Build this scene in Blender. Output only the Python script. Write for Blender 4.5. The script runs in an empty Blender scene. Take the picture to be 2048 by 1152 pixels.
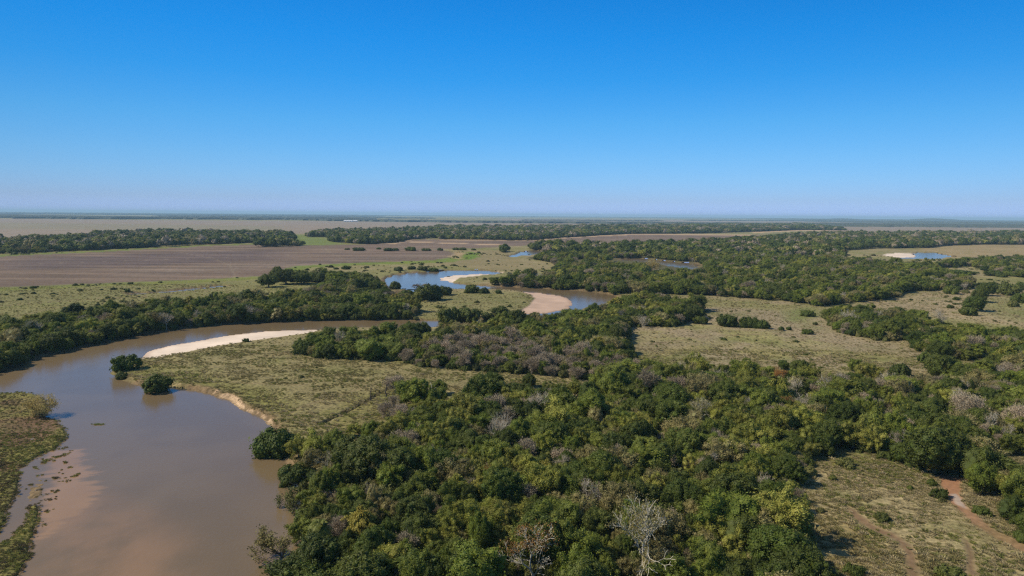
import bpy, math, random
import numpy as np
from mathutils import Matrix, Vector, Euler

SC = bpy.context.scene
COL = SC.collection
R = math.radians

# ---------------------------------------------------------------- camera
F_PX = 1365.0            # focal length in pixels of the 2048 px wide photograph (24 mm equivalent)
CAM_H = 60.0
PITCH, ROLL = R(6.09), R(0.48)
cam_d = bpy.data.cameras.new('drone_camera')
cam_d.sensor_width = 36.0
cam_d.lens = 36.0 * F_PX / 2048.0
cam_d.clip_start = 0.5
cam_d.clip_end = 120000.0
cam = bpy.data.objects.new('drone_camera', cam_d)
COL.objects.link(cam)
CR = Euler((R(90) - PITCH, 0, 0)).to_matrix() @ Matrix.Rotation(ROLL, 3, 'Z')
cam.matrix_world = Matrix.Translation((0, 0, CAM_H)) @ CR.to_4x4()
SC.camera = cam

# ---------------------------------------------------------------- sky, sun, exposure
SUN_EL, SUN_AZ = R(43), (-1.0, -0.04)      # the sun stands square to the left of the camera
w = bpy.data.worlds.new('World'); SC.world = w; w.use_nodes = True
wt = w.node_tree; bg = wt.nodes['Background']
sky = wt.nodes.new('ShaderNodeTexSky'); sky.sky_type = 'NISHITA'
sky.sun_disc = False
sky.sun_elevation = SUN_EL
sky.sun_rotation = math.atan2(SUN_AZ[0], SUN_AZ[1])
sky.altitude = 0.0; sky.air_density = 0.8; sky.dust_density = 0.2; sky.ozone_density = 3.0
tcw = wt.nodes.new('ShaderNodeTexCoord'); spw = wt.nodes.new('ShaderNodeSeparateXYZ')
wt.links.new(tcw.outputs['Generated'], spw.inputs[0])
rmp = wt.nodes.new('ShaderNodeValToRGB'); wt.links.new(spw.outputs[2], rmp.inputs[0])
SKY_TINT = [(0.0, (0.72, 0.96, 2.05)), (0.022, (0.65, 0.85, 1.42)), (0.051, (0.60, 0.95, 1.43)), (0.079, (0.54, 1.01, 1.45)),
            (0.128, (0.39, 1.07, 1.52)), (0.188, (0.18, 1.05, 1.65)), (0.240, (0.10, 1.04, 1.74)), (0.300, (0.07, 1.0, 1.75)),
            (0.45, (0.60, 1.05, 1.40)), (1.0, (1.30, 1.35, 1.40))]     # deep clear winter blue by height; unseen upper stops brightened as added fill light
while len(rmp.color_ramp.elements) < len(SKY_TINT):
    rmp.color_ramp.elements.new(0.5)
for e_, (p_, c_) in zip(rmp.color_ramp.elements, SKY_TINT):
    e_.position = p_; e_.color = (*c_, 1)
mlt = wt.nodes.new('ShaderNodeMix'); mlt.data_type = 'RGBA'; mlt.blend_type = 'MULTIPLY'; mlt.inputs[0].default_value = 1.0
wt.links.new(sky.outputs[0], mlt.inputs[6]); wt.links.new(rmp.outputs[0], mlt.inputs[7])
def wmath(op, a, b):
    n_ = wt.nodes.new('ShaderNodeMath'); n_.operation = op
    for i_, v_ in enumerate((a, b)):
        if isinstance(v_, float): n_.inputs[i_].default_value = v_
        else: wt.links.new(v_, n_.inputs[i_])
    return n_.outputs[0]
xx_ = spw.outputs[0]        # evens out the glow on the sun's side
az_ = wmath('MAXIMUM', wmath('ADD', wmath('ADD', 1.0, wmath('MULTIPLY', xx_, 0.12)), wmath('MULTIPLY', wmath('MULTIPLY', xx_, xx_), -0.6)), 0.55)
ml2 = wt.nodes.new('ShaderNodeVectorMath'); ml2.operation = 'SCALE'
wt.links.new(mlt.outputs[2], ml2.inputs[0]); wt.links.new(az_, ml2.inputs['Scale'])
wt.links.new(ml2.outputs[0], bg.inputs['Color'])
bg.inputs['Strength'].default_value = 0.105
sun_d = bpy.data.lights.new('sun', 'SUN'); sun_d.energy = 5.0; sun_d.angle = R(0.53); sun_d.color = (1.0, 0.92, 0.78)
sun = bpy.data.objects.new('sun', sun_d); COL.objects.link(sun)
ce = math.cos(SUN_EL); an = math.hypot(*SUN_AZ)
SUN_DIR = Vector((SUN_AZ[0] / an * ce, SUN_AZ[1] / an * ce, math.sin(SUN_EL)))
sun.rotation_euler = SUN_DIR.to_track_quat('Z', 'Y').to_euler()
vs = SC.view_settings
vs.view_transform = 'Standard'; vs.look = 'None'; vs.exposure = 0.0; vs.gamma = 1.0; vs.use_curve_mapping = False
cy = SC.cycles
cy.max_bounces = 5; cy.diffuse_bounces = 3; cy.glossy_bounces = 2; cy.transmission_bounces = 3
cy.transparent_max_bounces = 4; cy.volume_bounces = 0; cy.caustics_reflective = False; cy.caustics_refractive = False
cy.sample_clamp_indirect = 2.0; cy.use_denoising = False; cy.filter_width = 1.3

# ---------------------------------------------------------------- helpers
CRn = np.array([list(r) for r in CR])
LAND = 1.2                 # height of the flood plain above the river


def unproj(px, py, z=0.0, dmax=30000.0):
    """photograph pixel -> the point of the plain (height z) it shows"""
    px = np.asarray(px, float); py = np.asarray(py, float)
    d = np.stack([(px - 1024) / F_PX, -(py - 576) / F_PX, -np.ones_like(px)], -1) @ CRn.T
    t = np.where(d[..., 2] < -1e-6, (z - CAM_H) / np.minimum(d[..., 2], -1e-6), 1e9)
    t = np.minimum(t, dmax / np.maximum(d[..., 1], 0.05))
    return d[..., 0] * t, d[..., 1] * t


def proj(x, y, z):
    v = np.stack([x, y, np.asarray(z) - CAM_H], -1) @ CRn
    return 1024 + F_PX * v[..., 0] / -v[..., 2], 576 - F_PX * v[..., 1] / -v[..., 2], -v[..., 2]


def _h(ix, iy, s):
    n = (ix.astype(np.int64) * 374761393 + iy.astype(np.int64) * 668265263 + s * 974634777) & 0x7fffffff
    n = ((n ^ (n >> 13)) * 1274126177) & 0x7fffffff
    n = (n ^ (n >> 16)) & 0xffff
    return n / 65535.0


def vnoise(x, y, s=0):
    ix = np.floor(x); iy = np.floor(y); fx = x - ix; fy = y - iy
    fx = fx * fx * (3 - 2 * fx); fy = fy * fy * (3 - 2 * fy)
    ix = ix.astype(np.int64); iy = iy.astype(np.int64)
    a = _h(ix, iy, s); b = _h(ix + 1, iy, s); c = _h(ix, iy + 1, s); d = _h(ix + 1, iy + 1, s)
    return (a * (1 - fx) + b * fx) * (1 - fy) + (c * (1 - fx) + d * fx) * fy


def fbm(x, y, s=0, o=4):
    t = 0; a = 0.5; n = 0
    for k in range(o):
        t = t + a * vnoise(x * 2 ** k, y * 2 ** k, s + 17 * k); n += a; a *= 0.55
    return t / n


def world_poly(pts, z=0.0):
    """pixel outline -> world outline; a third number in a point is the height of what it shows there"""
    return np.array([[float(c) for c in unproj(p[0], p[1], p[2] if len(p) > 2 else z)] for p in pts])


def sdist(poly, x, y, reach):
    """signed distance (positive inside) to a world polygon, exact within reach of it, else -1e9"""
    out = np.full(x.shape, -1e9)
    lo = poly.min(0) - reach; hi = poly.max(0) + reach
    m = (x > lo[0]) & (x < hi[0]) & (y > lo[1]) & (y < hi[1])
    if not m.any():
        return out
    X = x[m]; Y = y[m]; best = np.full(X.shape, 1e18); ins = np.zeros(X.shape, bool)
    n = len(poly)
    for i in range(n):
        x1, y1 = poly[i]; x2, y2 = poly[(i + 1) % n]
        dx, dy = x2 - x1, y2 - y1; L = dx * dx + dy * dy + 1e-12
        t = np.clip(((X - x1) * dx + (Y - y1) * dy) / L, 0, 1)
        best = np.minimum(best, (X - x1 - t * dx) ** 2 + (Y - y1 - t * dy) ** 2)
        c = (y1 > Y) != (y2 > Y)
        if dy != 0:
            ins ^= c & (X < dx * (Y - y1) / dy + x1)
    out[m] = np.sqrt(best) * np.where(ins, 1, -1)
    return out


def smooth(x, a, b):
    t = np.clip((x - a) / (b - a), 0, 1)
    return t * t * (3 - 2 * t)


def mk_mesh(name, verts, polys, mats, midx=None, smooth_f=False):
    """verts (n,3); polys: list of (m,k) index arrays; midx: material index per entry of polys"""
    me = bpy.data.meshes.new(name)
    verts = np.asarray(verts, np.float32)
    me.vertices.add(len(verts)); me.vertices.foreach_set('co', verts.ravel())
    loops = np.concatenate([p.ravel() for p in polys]).astype(np.int32)
    tot = np.concatenate([np.full(len(p), p.shape[1], np.int32) for p in polys])
    st = np.concatenate([[0], np.cumsum(tot)[:-1]]).astype(np.int32)
    me.loops.add(len(loops)); me.loops.foreach_set('vertex_index', loops)
    me.polygons.add(len(tot)); me.polygons.foreach_set('loop_start', st)
    for m in mats:
        me.materials.append(m)
    if midx is not None:
        mi = np.concatenate([np.full(len(p), k, np.int32) for p, k in zip(polys, midx)])
        me.polygons.foreach_set('material_index', mi)
    me.polygons.foreach_set('use_smooth', np.full(len(tot), smooth_f, bool))
    me.update(calc_edges=True)
    return me


def obj(name, me, parent=None, loc=None):
    o = bpy.data.objects.new(name, me); COL.objects.link(o)
    if parent is not None:
        o.parent = parent
    if loc is not None:
        o.location = loc
    return o


# ---------------------------------------------------------------- materials
def new_mat(name):
    m = bpy.data.materials.new(name); m.use_nodes = True
    nt = m.node_tree; b = nt.nodes['Principled BSDF']
    return m, nt, b


def N(nt, t, **kw):
    n = nt.nodes.new(t)
    for k, v in kw.items():
        setattr(n, k, v)
    return n


def math_n(nt, op, a, b=None, c=None):
    n = N(nt, 'ShaderNodeMath', operation=op)
    for i, v in enumerate((a, b, c)):
        if v is None:
            continue
        if isinstance(v, (int, float)):
            n.inputs[i].default_value = v
        else:
            nt.links.new(v, n.inputs[i])
    return n.outputs[0]


def mixc(nt, fac, a, b, blend='MIX'):
    n = N(nt, 'ShaderNodeMix', data_type='RGBA', blend_type=blend)
    for i, v in ((0, fac), (6, a), (7, b)):
        if isinstance(v, (int, float)):
            n.inputs[i].default_value = v
        elif isinstance(v, tuple):
            n.inputs[i].default_value = (*v, 1)
        else:
            nt.links.new(v, n.inputs[i])
    return n.outputs[2]


def foliage(name, c1, c2, trans=0.32, leafvar=0.45, rough=0.6):
    """two hues mixed tree by tree; every leaf clump a little lighter or darker"""
    m, nt, b = new_mat(name)
    oi = N(nt, 'ShaderNodeObjectInfo'); g = N(nt, 'ShaderNodeNewGeometry')
    c = mixc(nt, oi.outputs['Random'], c1, c2)
    v = math_n(nt, 'MULTIPLY_ADD', g.outputs['Random Per Island'], leafvar, 1 - leafvar / 2)
    r2 = math_n(nt, 'FRACT', math_n(nt, 'MULTIPLY', oi.outputs['Random'], 37.7))
    v = math_n(nt, 'MULTIPLY', v, math_n(nt, 'MULTIPLY_ADD', r2, 0.5, 0.75))
    hsv = N(nt, 'ShaderNodeHueSaturation')
    nt.links.new(v, hsv.inputs['Value']); nt.links.new(c, hsv.inputs['Color'])
    r3 = math_n(nt, 'FRACT', math_n(nt, 'MULTIPLY', g.outputs['Random Per Island'], 91.3))
    nt.links.new(math_n(nt, 'MULTIPLY_ADD', r3, 0.03, 0.485), hsv.inputs['Hue'])
    nt.links.new(hsv.outputs[0], b.inputs['Base Color'])
    b.inputs['Roughness'].default_value = rough
    b.inputs['Specular IOR Level'].default_value = 0.25
    if trans:
        t = N(nt, 'ShaderNodeBsdfTranslucent'); nt.links.new(hsv.outputs[0], t.inputs['Color'])
        mx = N(nt, 'ShaderNodeMixShader'); mx.inputs[0].default_value = trans
        nt.links.new(b.outputs[0], mx.inputs[1]); nt.links.new(t.outputs[0], mx.inputs[2])
        nt.links.new(mx.outputs[0], nt.nodes['Material Output'].inputs['Surface'])
    return m


def bark(name, c1, c2):
    m, nt, b = new_mat(name)
    n = N(nt, 'ShaderNodeTexNoise'); n.inputs['Scale'].default_value = 3.0; n.inputs['Detail'].default_value = 4
    tc = N(nt, 'ShaderNodeTexCoord'); nt.links.new(tc.outputs['Object'], n.inputs['Vector'])
    nt.links.new(mixc(nt, n.outputs[0], c1, c2), b.inputs['Base Color'])
    b.inputs['Roughness'].default_value = 0.85
    return m


M = {
    'D': foliage('dark_green_leaves', (0.070, 0.098, 0.012), (0.108, 0.126, 0.020)),
    'M': foliage('mid_green_leaves', (0.138, 0.172, 0.020), (0.180, 0.198, 0.030)),
    'Y': foliage('yellow_green_leaves', (0.240, 0.250, 0.036), (0.300, 0.285, 0.055)),
    'O': foliage('olive_leaves', (0.255, 0.215, 0.070), (0.290, 0.250, 0.100)),
    'R': foliage('rusty_leaves', (0.330, 0.140, 0.040), (0.300, 0.170, 0.040)),
    'W': foliage('yellowing_willow_leaves', (0.430, 0.330, 0.110), (0.380, 0.300, 0.100)),
    'K': foliage('bamboo_leaves', (0.350, 0.290, 0.050), (0.260, 0.260, 0.040), trans=0.25),
    'P': foliage('palm_fronds', (0.150, 0.165, 0.030), (0.190, 0.170, 0.035)),
    'S': foliage('undergrowth_leaves', (0.115, 0.130, 0.026), (0.180, 0.168, 0.050)),
    'G': foliage('grey_brown_twigs', (0.350, 0.270, 0.175), (0.290, 0.235, 0.150), trans=0.0, leafvar=0.5),
    'B': bark('pale_bark', (0.42, 0.37, 0.27), (0.62, 0.56, 0.43)),
    'T': bark('brown_bark', (0.10, 0.08, 0.06), (0.22, 0.19, 0.15)),
    'X': bark('dark_dead_wood', (0.03, 0.026, 0.022), (0.06, 0.05, 0.04)),
}


def terrain_mat():
    m, nt, b = new_mat('plain_soil_and_grass')
    at = N(nt, 'ShaderNodeAttribute', attribute_name='tint')
    tx = N(nt, 'ShaderNodeAttribute', attribute_name='texture')     # r: tussocks, g: furrows, b: sand
    sep = N(nt, 'ShaderNodeSeparateColor'); nt.links.new(tx.outputs['Color'], sep.inputs[0])
    geo = N(nt, 'ShaderNodeNewGeometry')

    def noise(scale, det, stretch=None, rot=0.0):
        mp = N(nt, 'ShaderNodeMapping'); mp.inputs['Scale'].default_value = stretch or (1, 1, 1)
        mp.inputs['Rotation'].default_value = (0, 0, rot)
        nt.links.new(geo.outputs['Position'], mp.inputs['Vector'])
        n = N(nt, 'ShaderNodeTexNoise'); n.inputs['Scale'].default_value = scale; n.inputs['Detail'].default_value = det
        nt.links.new(mp.outputs[0], n.inputs['Vector'])
        return n.outputs[0]
    fine = noise(0.9, 5); mid = noise(0.11, 5); big = noise(0.012, 5)
    furrow = noise(0.02, 6, (0.22, 2.2, 1), R(4))
    furrow2 = noise(0.16, 4, (0.06, 1.0, 1), R(-3))
    # value: broad patches, then tussock grain, then furrow streaks
    v = math_n(nt, 'MULTIPLY_ADD', big, 0.5, 0.75)
    v = math_n(nt, 'MULTIPLY', v, math_n(nt, 'MULTIPLY_ADD', mid, 0.5, 0.75))
    f = math_n(nt, 'MULTIPLY_ADD', math_n(nt, 'SUBTRACT', fine, 0.5), math_n(nt, 'MULTIPLY', sep.outputs[0], 2.2), 1.0)
    v = math_n(nt, 'MULTIPLY', v, f)
    g1 = math_n(nt, 'MULTIPLY_ADD', math_n(nt, 'SUBTRACT', furrow, 0.5), math_n(nt, 'MULTIPLY', sep.outputs[1], 1.7), 1.0)
    g2 = math_n(nt, 'MULTIPLY_ADD', math_n(nt, 'SUBTRACT', furrow2, 0.5), math_n(nt, 'MULTIPLY', sep.outputs[1], 0.5), 1.0)
    v = math_n(nt, 'MULTIPLY', math_n(nt, 'MULTIPLY', v, g1), g2)
    v = math_n(nt, 'MAXIMUM', v, 0.15)
    hsv = N(nt, 'ShaderNodeHueSaturation'); nt.links.new(v, hsv.inputs['Value'])
    # greener and browner patches where grass grows
    gp = noise(0.045, 6)
    mk = N(nt, 'ShaderNodeMapRange'); mk.inputs[1].default_value = 0.5; mk.inputs[2].default_value = 0.68
    nt.links.new(gp, mk.inputs[0])
    gf = math_n(nt, 'MULTIPLY', mk.outputs[0], math_n(nt, 'MULTIPLY', sep.outputs[0], 0.55))
    c = mixc(nt, gf, at.outputs['Color'], (0.135, 0.145, 0.035))
    nt.links.new(c, hsv.inputs['Color'])
    nt.links.new(hsv.outputs[0], b.inputs['Base Color'])
    b.inputs['Roughness'].default_value = 0.95; b.inputs['Specular IOR Level'].default_value = 0.1
    bp = N(nt, 'ShaderNodeBump'); bp.inputs['Strength'].default_value = 0.9; bp.inputs['Distance'].default_value = 0.35
    nt.links.new(math_n(nt, 'MULTIPLY', fine, sep.outputs[0]), bp.inputs['Height'])
    nt.links.new(bp.outputs[0], b.inputs['Normal'])
    return m


def water_mat():
    m, nt, b = new_mat('muddy_river_water')
    at = N(nt, 'ShaderNodeAttribute', attribute_name='tint')
    geo = N(nt, 'ShaderNodeNewGeometry')
    nt.links.new(at.outputs['Color'], b.inputs['Base Color'])
    b.inputs['Roughness'].default_value = 0.16
    b.inputs['IOR'].default_value = 1.33; b.inputs['Specular IOR Level'].default_value = 0.33
    n1 = N(nt, 'ShaderNodeTexNoise'); n1.inputs['Scale'].default_value = 1.1; n1.inputs['Detail'].default_value = 3
    n2 = N(nt, 'ShaderNodeTexNoise'); n2.inputs['Scale'].default_value = 0.06; n2.inputs['Detail'].default_value = 4
    for n in (n1, n2):
        nt.links.new(geo.outputs['Position'], n.inputs['Vector'])
    k = math_n(nt, 'MULTIPLY', n1.outputs[0], math_n(nt, 'MULTIPLY_ADD', n2.outputs[0], 1.2, -0.1))
    bp = N(nt, 'ShaderNodeBump'); bp.inputs['Strength'].default_value = 0.22; bp.inputs['Distance'].default_value = 0.25
    nt.links.new(k, bp.inputs['Height']); nt.links.new(bp.outputs[0], b.inputs['Normal'])
    return m


MT, MW = terrain_mat(), water_mat()

# ---------------------------------------------------------------- outlines traced from the photograph
WATER = {
    'river': [
        [(-600, 1000), (-600, 820), (-200, 785), (0, 745), (60, 719), (130, 701), (200, 684), (300, 665), (360, 658),
         (460, 648), (560, 643), (650, 641), (760, 640), (860, 641), (940, 638), (990, 636), (1045, 629), (1100, 627),
         (1130, 620), (1143, 610), (1135, 598), (1112, 590), (1075, 585), (1040, 583), (980, 580), (930, 579),
         (880, 580), (830, 581), (790, 577), (775, 570), (776, 556), (790, 549), (840, 544), (900, 541), (960, 541),
         (1000, 544), (1010, 546), (990, 548), (950, 548), (900, 552), (878, 557), (893, 565), (930, 569), (1000, 573),
         (1100, 578), (1180, 583), (1222, 589), (1232, 597), (1215, 606), (1160, 620), (1110, 640), (1000, 655),
         (880, 656), (790, 657), (700, 658), (640, 659), (590, 660), (540, 662), (500, 666), (450, 673), (400, 682),
         (340, 692), (295, 703), (283, 713), (262, 723), (234, 738), (228, 748), (245, 760), (275, 769), (305, 777),
         (345, 773), (400, 784), (450, 799), (500, 821), (535, 841), (548, 852), (548, 880), (565, 905), (580, 930),
         (585, 960), (612, 975), (622, 1010), (615, 1040), (608, 1080), (598, 1110), (590, 1152), (575, 1250),
         (560, 1500), (-900, 1500), (-900, 1000)]],
    'oxbow_water': [
        [(1018, 512), (1040, 505), (1068, 501), (1085, 503), (1078, 508), (1050, 512), (1030, 515)],
        [(1235, 517), (1290, 518), (1345, 524), (1395, 528), (1402, 534), (1375, 539), (1350, 534), (1290, 524), (1240, 522)]],
    'pond': [[(1822, 507), (1855, 505.5), (1892, 510), (1899, 514.5), (1870, 518), (1800, 518.5), (1790, 517), (1840, 514)]],
    'creek': [[(255, 588), (330, 583), (390, 577), (455, 571), (465, 573), (410, 579), (340, 586), (262, 591)],
              [(775, 592), (800, 584), (830, 580), (835, 584), (800, 591), (780, 596)]],
}
MARSH = [[(-900, 780), (0, 787), (55, 783), (85, 790), (108, 798), (110, 812), (100, 826), (118, 838), (133, 852),
          (144, 868), (128, 886), (120, 897), (95, 908), (66, 926), (48, 955), (44, 990), (30, 1035), (8, 1070),
          (-40, 1100), (-900, 1300)],
         [(98, 1000), (97, 1020), (88, 1045), (90, 1070), (74, 1112), (52, 1152), (30, 1250), (-300, 1250),
          (-60, 1120), (18, 1082), (44, 1045), (60, 1010)]]
SHOAL = [(100, 915), (112, 903), (152, 903), (176, 935), (196, 975), (188, 1000), (150, 1034), (115, 1068), (90, 1082), (86, 1045), (100, 1000), (103, 950)]
SHOAL2 = [(96, 1040), (150, 1020), (200, 1000), (290, 1040), (360, 1090), (380, 1200), (30, 1300), (50, 1150), (84, 1080)]
SAND = [[(278, 716), (292, 702), (340, 690), (400, 680), (450, 671), (500, 663.5), (540, 660), (590, 657.5), (634, 657), (652, 661),
         (605, 671), (560, 678), (500, 686), (450, 694), (400, 703), (350, 712), (310, 719), (288, 721)],
        [(1035, 632), (1100, 630), (1130, 623), (1148, 611), (1138, 597), (1112, 588), (1070, 583), (1036, 582), (1060, 592),
         (1068, 601), (1058, 612), (1040, 622)],
        [(872, 557), (900, 550), (950, 546), (1000, 544), (1012, 547), (960, 553), (920, 558), (905, 564), (892, 567)],
        [(1762, 510), (1790, 507), (1828, 507.5), (1846, 512), (1838, 515.5), (1800, 516.5), (1772, 514)]]
CUTBANK = [(338, 770), (400, 781), (450, 796), (500, 818), (535, 838), (552, 852), (556, 843), (520, 821), (480, 800), (430, 782), (390, 772), (350, 763)]
FIELD = [[(-900, 545), (0, 512), (200, 503), (420, 491), (520, 489), (640, 490), (760, 489), (800, 497), (900, 501), (913, 512),
          (880, 520), (760, 525), (640, 529), (590, 534), (548, 552), (400, 560), (200, 568), (0, 576), (-900, 620)],
         [(700, 490), (760, 487), (810, 479), (900, 479), (1060, 481), (1130, 474), (1250, 468), (1300, 468), (1520, 470), (1500, 476),
          (1350, 484), (1300, 489), (1060, 491), (1000, 494), (940, 497), (860, 499), (800, 497)]]
STUBBLE = [[(-900, 470), (-900, 440), (0, 437), (400, 441), (800, 443), (1400, 448), (1400, 456), (880, 462), (600, 468), (560, 470), (0, 490)],
           [(1000, 437), (2048, 446), (2800, 452), (2800, 470), (1700, 464), (1300, 452), (1000, 446)]]
TRACK = [[(1866, 949), (1890, 948), (1922, 956), (1926, 982), (1936, 1005), (1962, 1036), (2000, 1062), (2120, 1118), (2200, 1154),
          (2200, 1180), (2080, 1116), (1996, 1078), (1945, 1046), (1908, 1008), (1890, 985)]]
RUT = [[(1690, 1010), (1712, 1020), (1745, 1048), (1790, 1064), (1830, 1100), (1850, 1160), (1870, 1250), (1835, 1250), (1822, 1150), (1808, 1105), (1785, 1075), (1738, 1058), (1705, 1035)],
       [(1925, 1072), (1940, 1080), (1960, 1150), (1975, 1250), (1940, 1250), (1938, 1150)]]
h = 8.0
FOREST = {
    'near': [(548, 868), (556, 905), (575, 925), (585, 958), (612, 975), (622, 1010), (615, 1040), (608, 1080), (598, 1110), (588, 1160), (570, 1300),
             (1645, 1300), (1622, 1160), (1612, 1110), (1584, 1060), (1577, 1005), (1602, 950), (1642, 908), (1700, 900), (1760, 918), (1830, 936),
             (1880, 938), (1942, 940), (1955, 975), (1995, 980), (2015, 1035), (2060, 1090), (2400, 1250), (2700, 900), (2500, 660),
             (2048, 690, h), (1975, 700, h), (1925, 726, h), (1850, 742, h), (1780, 745, h), (1640, 738, h), (1500, 732, h),
             (1440, 735, h), (1400, 722, h), (1350, 716, h), (1270, 704, h), (1248, 720), (1220, 775), (1180, 778, h), (1100, 762, h), (1000, 757, h),
             (930, 768, h), (880, 780, h), (830, 780, h), (790, 800, h), (815, 842), (770, 850, h), (730, 862, h), (690, 868, h), (620, 890, h), (590, 885, h)],
    'middle': [(590, 708), (600, 698), (612, 684, 5), (640, 664, 6), (700, 664, 6), (760, 662, 6), (800, 650, 6), (850, 655, 6), (900, 652, 6), (960, 643, 6), (1040, 632, 6), (1110, 632, 6), (1150, 622, 6), (1200, 612, 6), (1235, 602, 6),
               (1262, 592, 6), (1330, 592, 6), (1390, 604, 6), (1404, 634), (1356, 654), (1300, 652), (1256, 656), (1250, 700),
               (1262, 720), (1240, 745), (1228, 772), (1195, 765), (1100, 752), (1020, 748), (960, 742), (850, 735), (800, 722), (700, 718), (640, 716)],
    'left_bank': [(-900, 880), (-200, 780), (0, 742), (60, 716), (130, 699), (200, 682), (300, 663), (360, 656), (460, 646), (560, 641), (650, 639), (760, 638),
                  (832, 640), (836, 622), (812, 608), (820, 592, 6), (790, 590, 6), (770, 560, 7), (740, 548, 7), (690, 545, 7), (650, 572, 7), (581, 582, 7), (513, 588, 7), (424, 592, 7), (335, 596, 7), (239, 610, 7),
                  (147, 616, 7), (41, 633, 7), (0, 644, 7), (-200, 680, 7), (-900, 760)],
    'left_clump': [(518, 568), (560, 562), (640, 566), (664, 572), (700, 562), (690, 548, 6), (640, 545, 6), (560, 546, 6), (525, 556, 6)],
    'peninsula': [(893, 567), (900, 561, 7), (960, 556, 7), (1010, 551, 7), (1060, 546, 7), (1100, 541, 7), (1110, 532), (1100, 526), (1070, 520), (1050, 516), (1085, 512), (1092, 504), (1078, 496, 6), (1050, 491, 6),
                  (1018, 496, 5), (1000, 502, 5), (995, 498, 5), (1060, 489, 7), (1200, 489, 7), (1350, 486, 7), (1500, 477, 7), (1640, 467, 7), (1900, 466, 7), (2048, 467, 7), (2600, 474, 7),
                  (2600, 500), (2200, 490), (1960, 489), (1900, 491), (1850, 496), (1760, 497), (1700, 500), (1680, 505), (1700, 516, 7), (1800, 524, 7), (1860, 527, 7), (1900, 519, 7),
                  (2048, 514, 7), (2400, 522, 7), (2400, 560), (2048, 556), (2000, 551), (1940, 533), (1870, 537), (1860, 550), (1925, 560), (1945, 578), (1830, 584), (1760, 600),
                  (1700, 607), (1640, 613), (1560, 602), (1430, 592), (1300, 588), (1225, 589), (1180, 581), (1100, 577), (1000, 572), (930, 568)],
    'right_wood': [(1650, 632), (1668, 615, 7), (1740, 612, 7), (1800, 616, 7), (1880, 636, 7), (1960, 650, 7), (2048, 655, 7), (2500, 650, 7), (2500, 700), (2048, 720), (1975, 712), (1925, 722),
                   (1850, 714), (1825, 695), (1840, 680), (1760, 682), (1690, 668), (1660, 648)],
    'far_left': [(-900, 545), (0, 508), (200, 500), (420, 489), (560, 484), (584, 480), (578, 464, 10), (400, 462, 10), (300, 461, 10), (180, 466, 10), (170, 473, 8), (0, 478, 8), (-900, 520, 8)],
    'far_left_clump': [(512, 494), (560, 493), (612, 492), (600, 484, 7), (560, 483, 7), (520, 486, 7)],
    'far_middle': [(610, 474), (660, 474), (662, 484), (740, 489), (800, 484), (820, 479), (870, 476), (880, 479), (1060, 481), (1130, 475), (1250, 468),
                   (1400, 467), (1500, 464), (1600, 460), (1695, 461), (1600, 448, 9), (1400, 450, 9), (1200, 452, 9), (1100, 452, 9), (1000, 454, 9), (880, 454, 9), (740, 459, 9), (640, 461, 9)],
}
FOREST_Z = {'near': 0, 'middle': 0}
CLEARINGS = [[(1300, 868), (1330, 845), (1360, 848), (1400, 862), (1410, 872), (1340, 876)],
             [(1215, 519), (1240, 515), (1290, 515), (1345, 521), (1395, 525), (1412, 535), (1400, 552), (1360, 553), (1290, 543), (1230, 537)],
             [(1000, 508), (1085, 499), (1100, 505), (1080, 516), (1040, 530), (1000, 520)],
             [(1690, 503), (1780, 498), (1860, 496), (1930, 500), (1960, 516), (1900, 530), (1850, 534), (1750, 530), (1690, 516)],
             [(1430, 596), (1560, 588, 7), (1640, 598, 7), (1640, 616), (1500, 606)],
             [(1180, 764), (1100, 752), (1000, 748), (940, 750), (940, 768), (1050, 772), (1150, 784), (1215, 790)],
             [(2000, 540), (2048, 538), (2200, 545), (2200, 552), (2048, 552)],
             [(1480, 540), (1520, 538), (1540, 545), (1500, 548)], [(1640, 560), (1700, 556), (1730, 563), (1680, 568)], [(1560, 515), (1620, 513), (1640, 518), (1580, 520)],
             [(1480, 1062), (1530, 1040), (1555, 1062), (1520, 1090), (1485, 1085)],
             [(1985, 910), (2048, 905), (2300, 910), (2300, 960), (2048, 968), (2000, 945)]]
WP = {k: [world_poly(p) for p in v] for k, v in WATER.items()}
MP = [world_poly(p) for p in MARSH]
SANDP = [world_poly(p) for p in SAND]
FP = {k: world_poly(v, LAND) for k, v in FOREST.items()}
CLP = [world_poly(p, LAND) for p in CLEARINGS]


def warp(x, y):
    """wobble of natural edges, growing gently with distance"""
    a = np.clip(y / 220.0, 0.8, 8.0)
    dx = (fbm(x / 9, y / 9, 5, 3) - 0.5) * 3.2 * a + (fbm(x / 40, y / 40, 7, 2) - 0.5) * 3 * a
    dy = (fbm(x / 9 + 50, y / 9 - 20, 6, 3) - 0.5) * 3.2 * a
    return x + dx, y + dy


def water_sd(x, y):
    wx, wy = warp(x, y)
    return {k: np.max([sdist(p, wx, wy, 40) for p in v], 0) for k, v in WP.items()}


def forest_sd(x, y, key):
    wx, wy = warp(x, y)
    return sdist(FP[key], wx, wy, 60)


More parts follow.
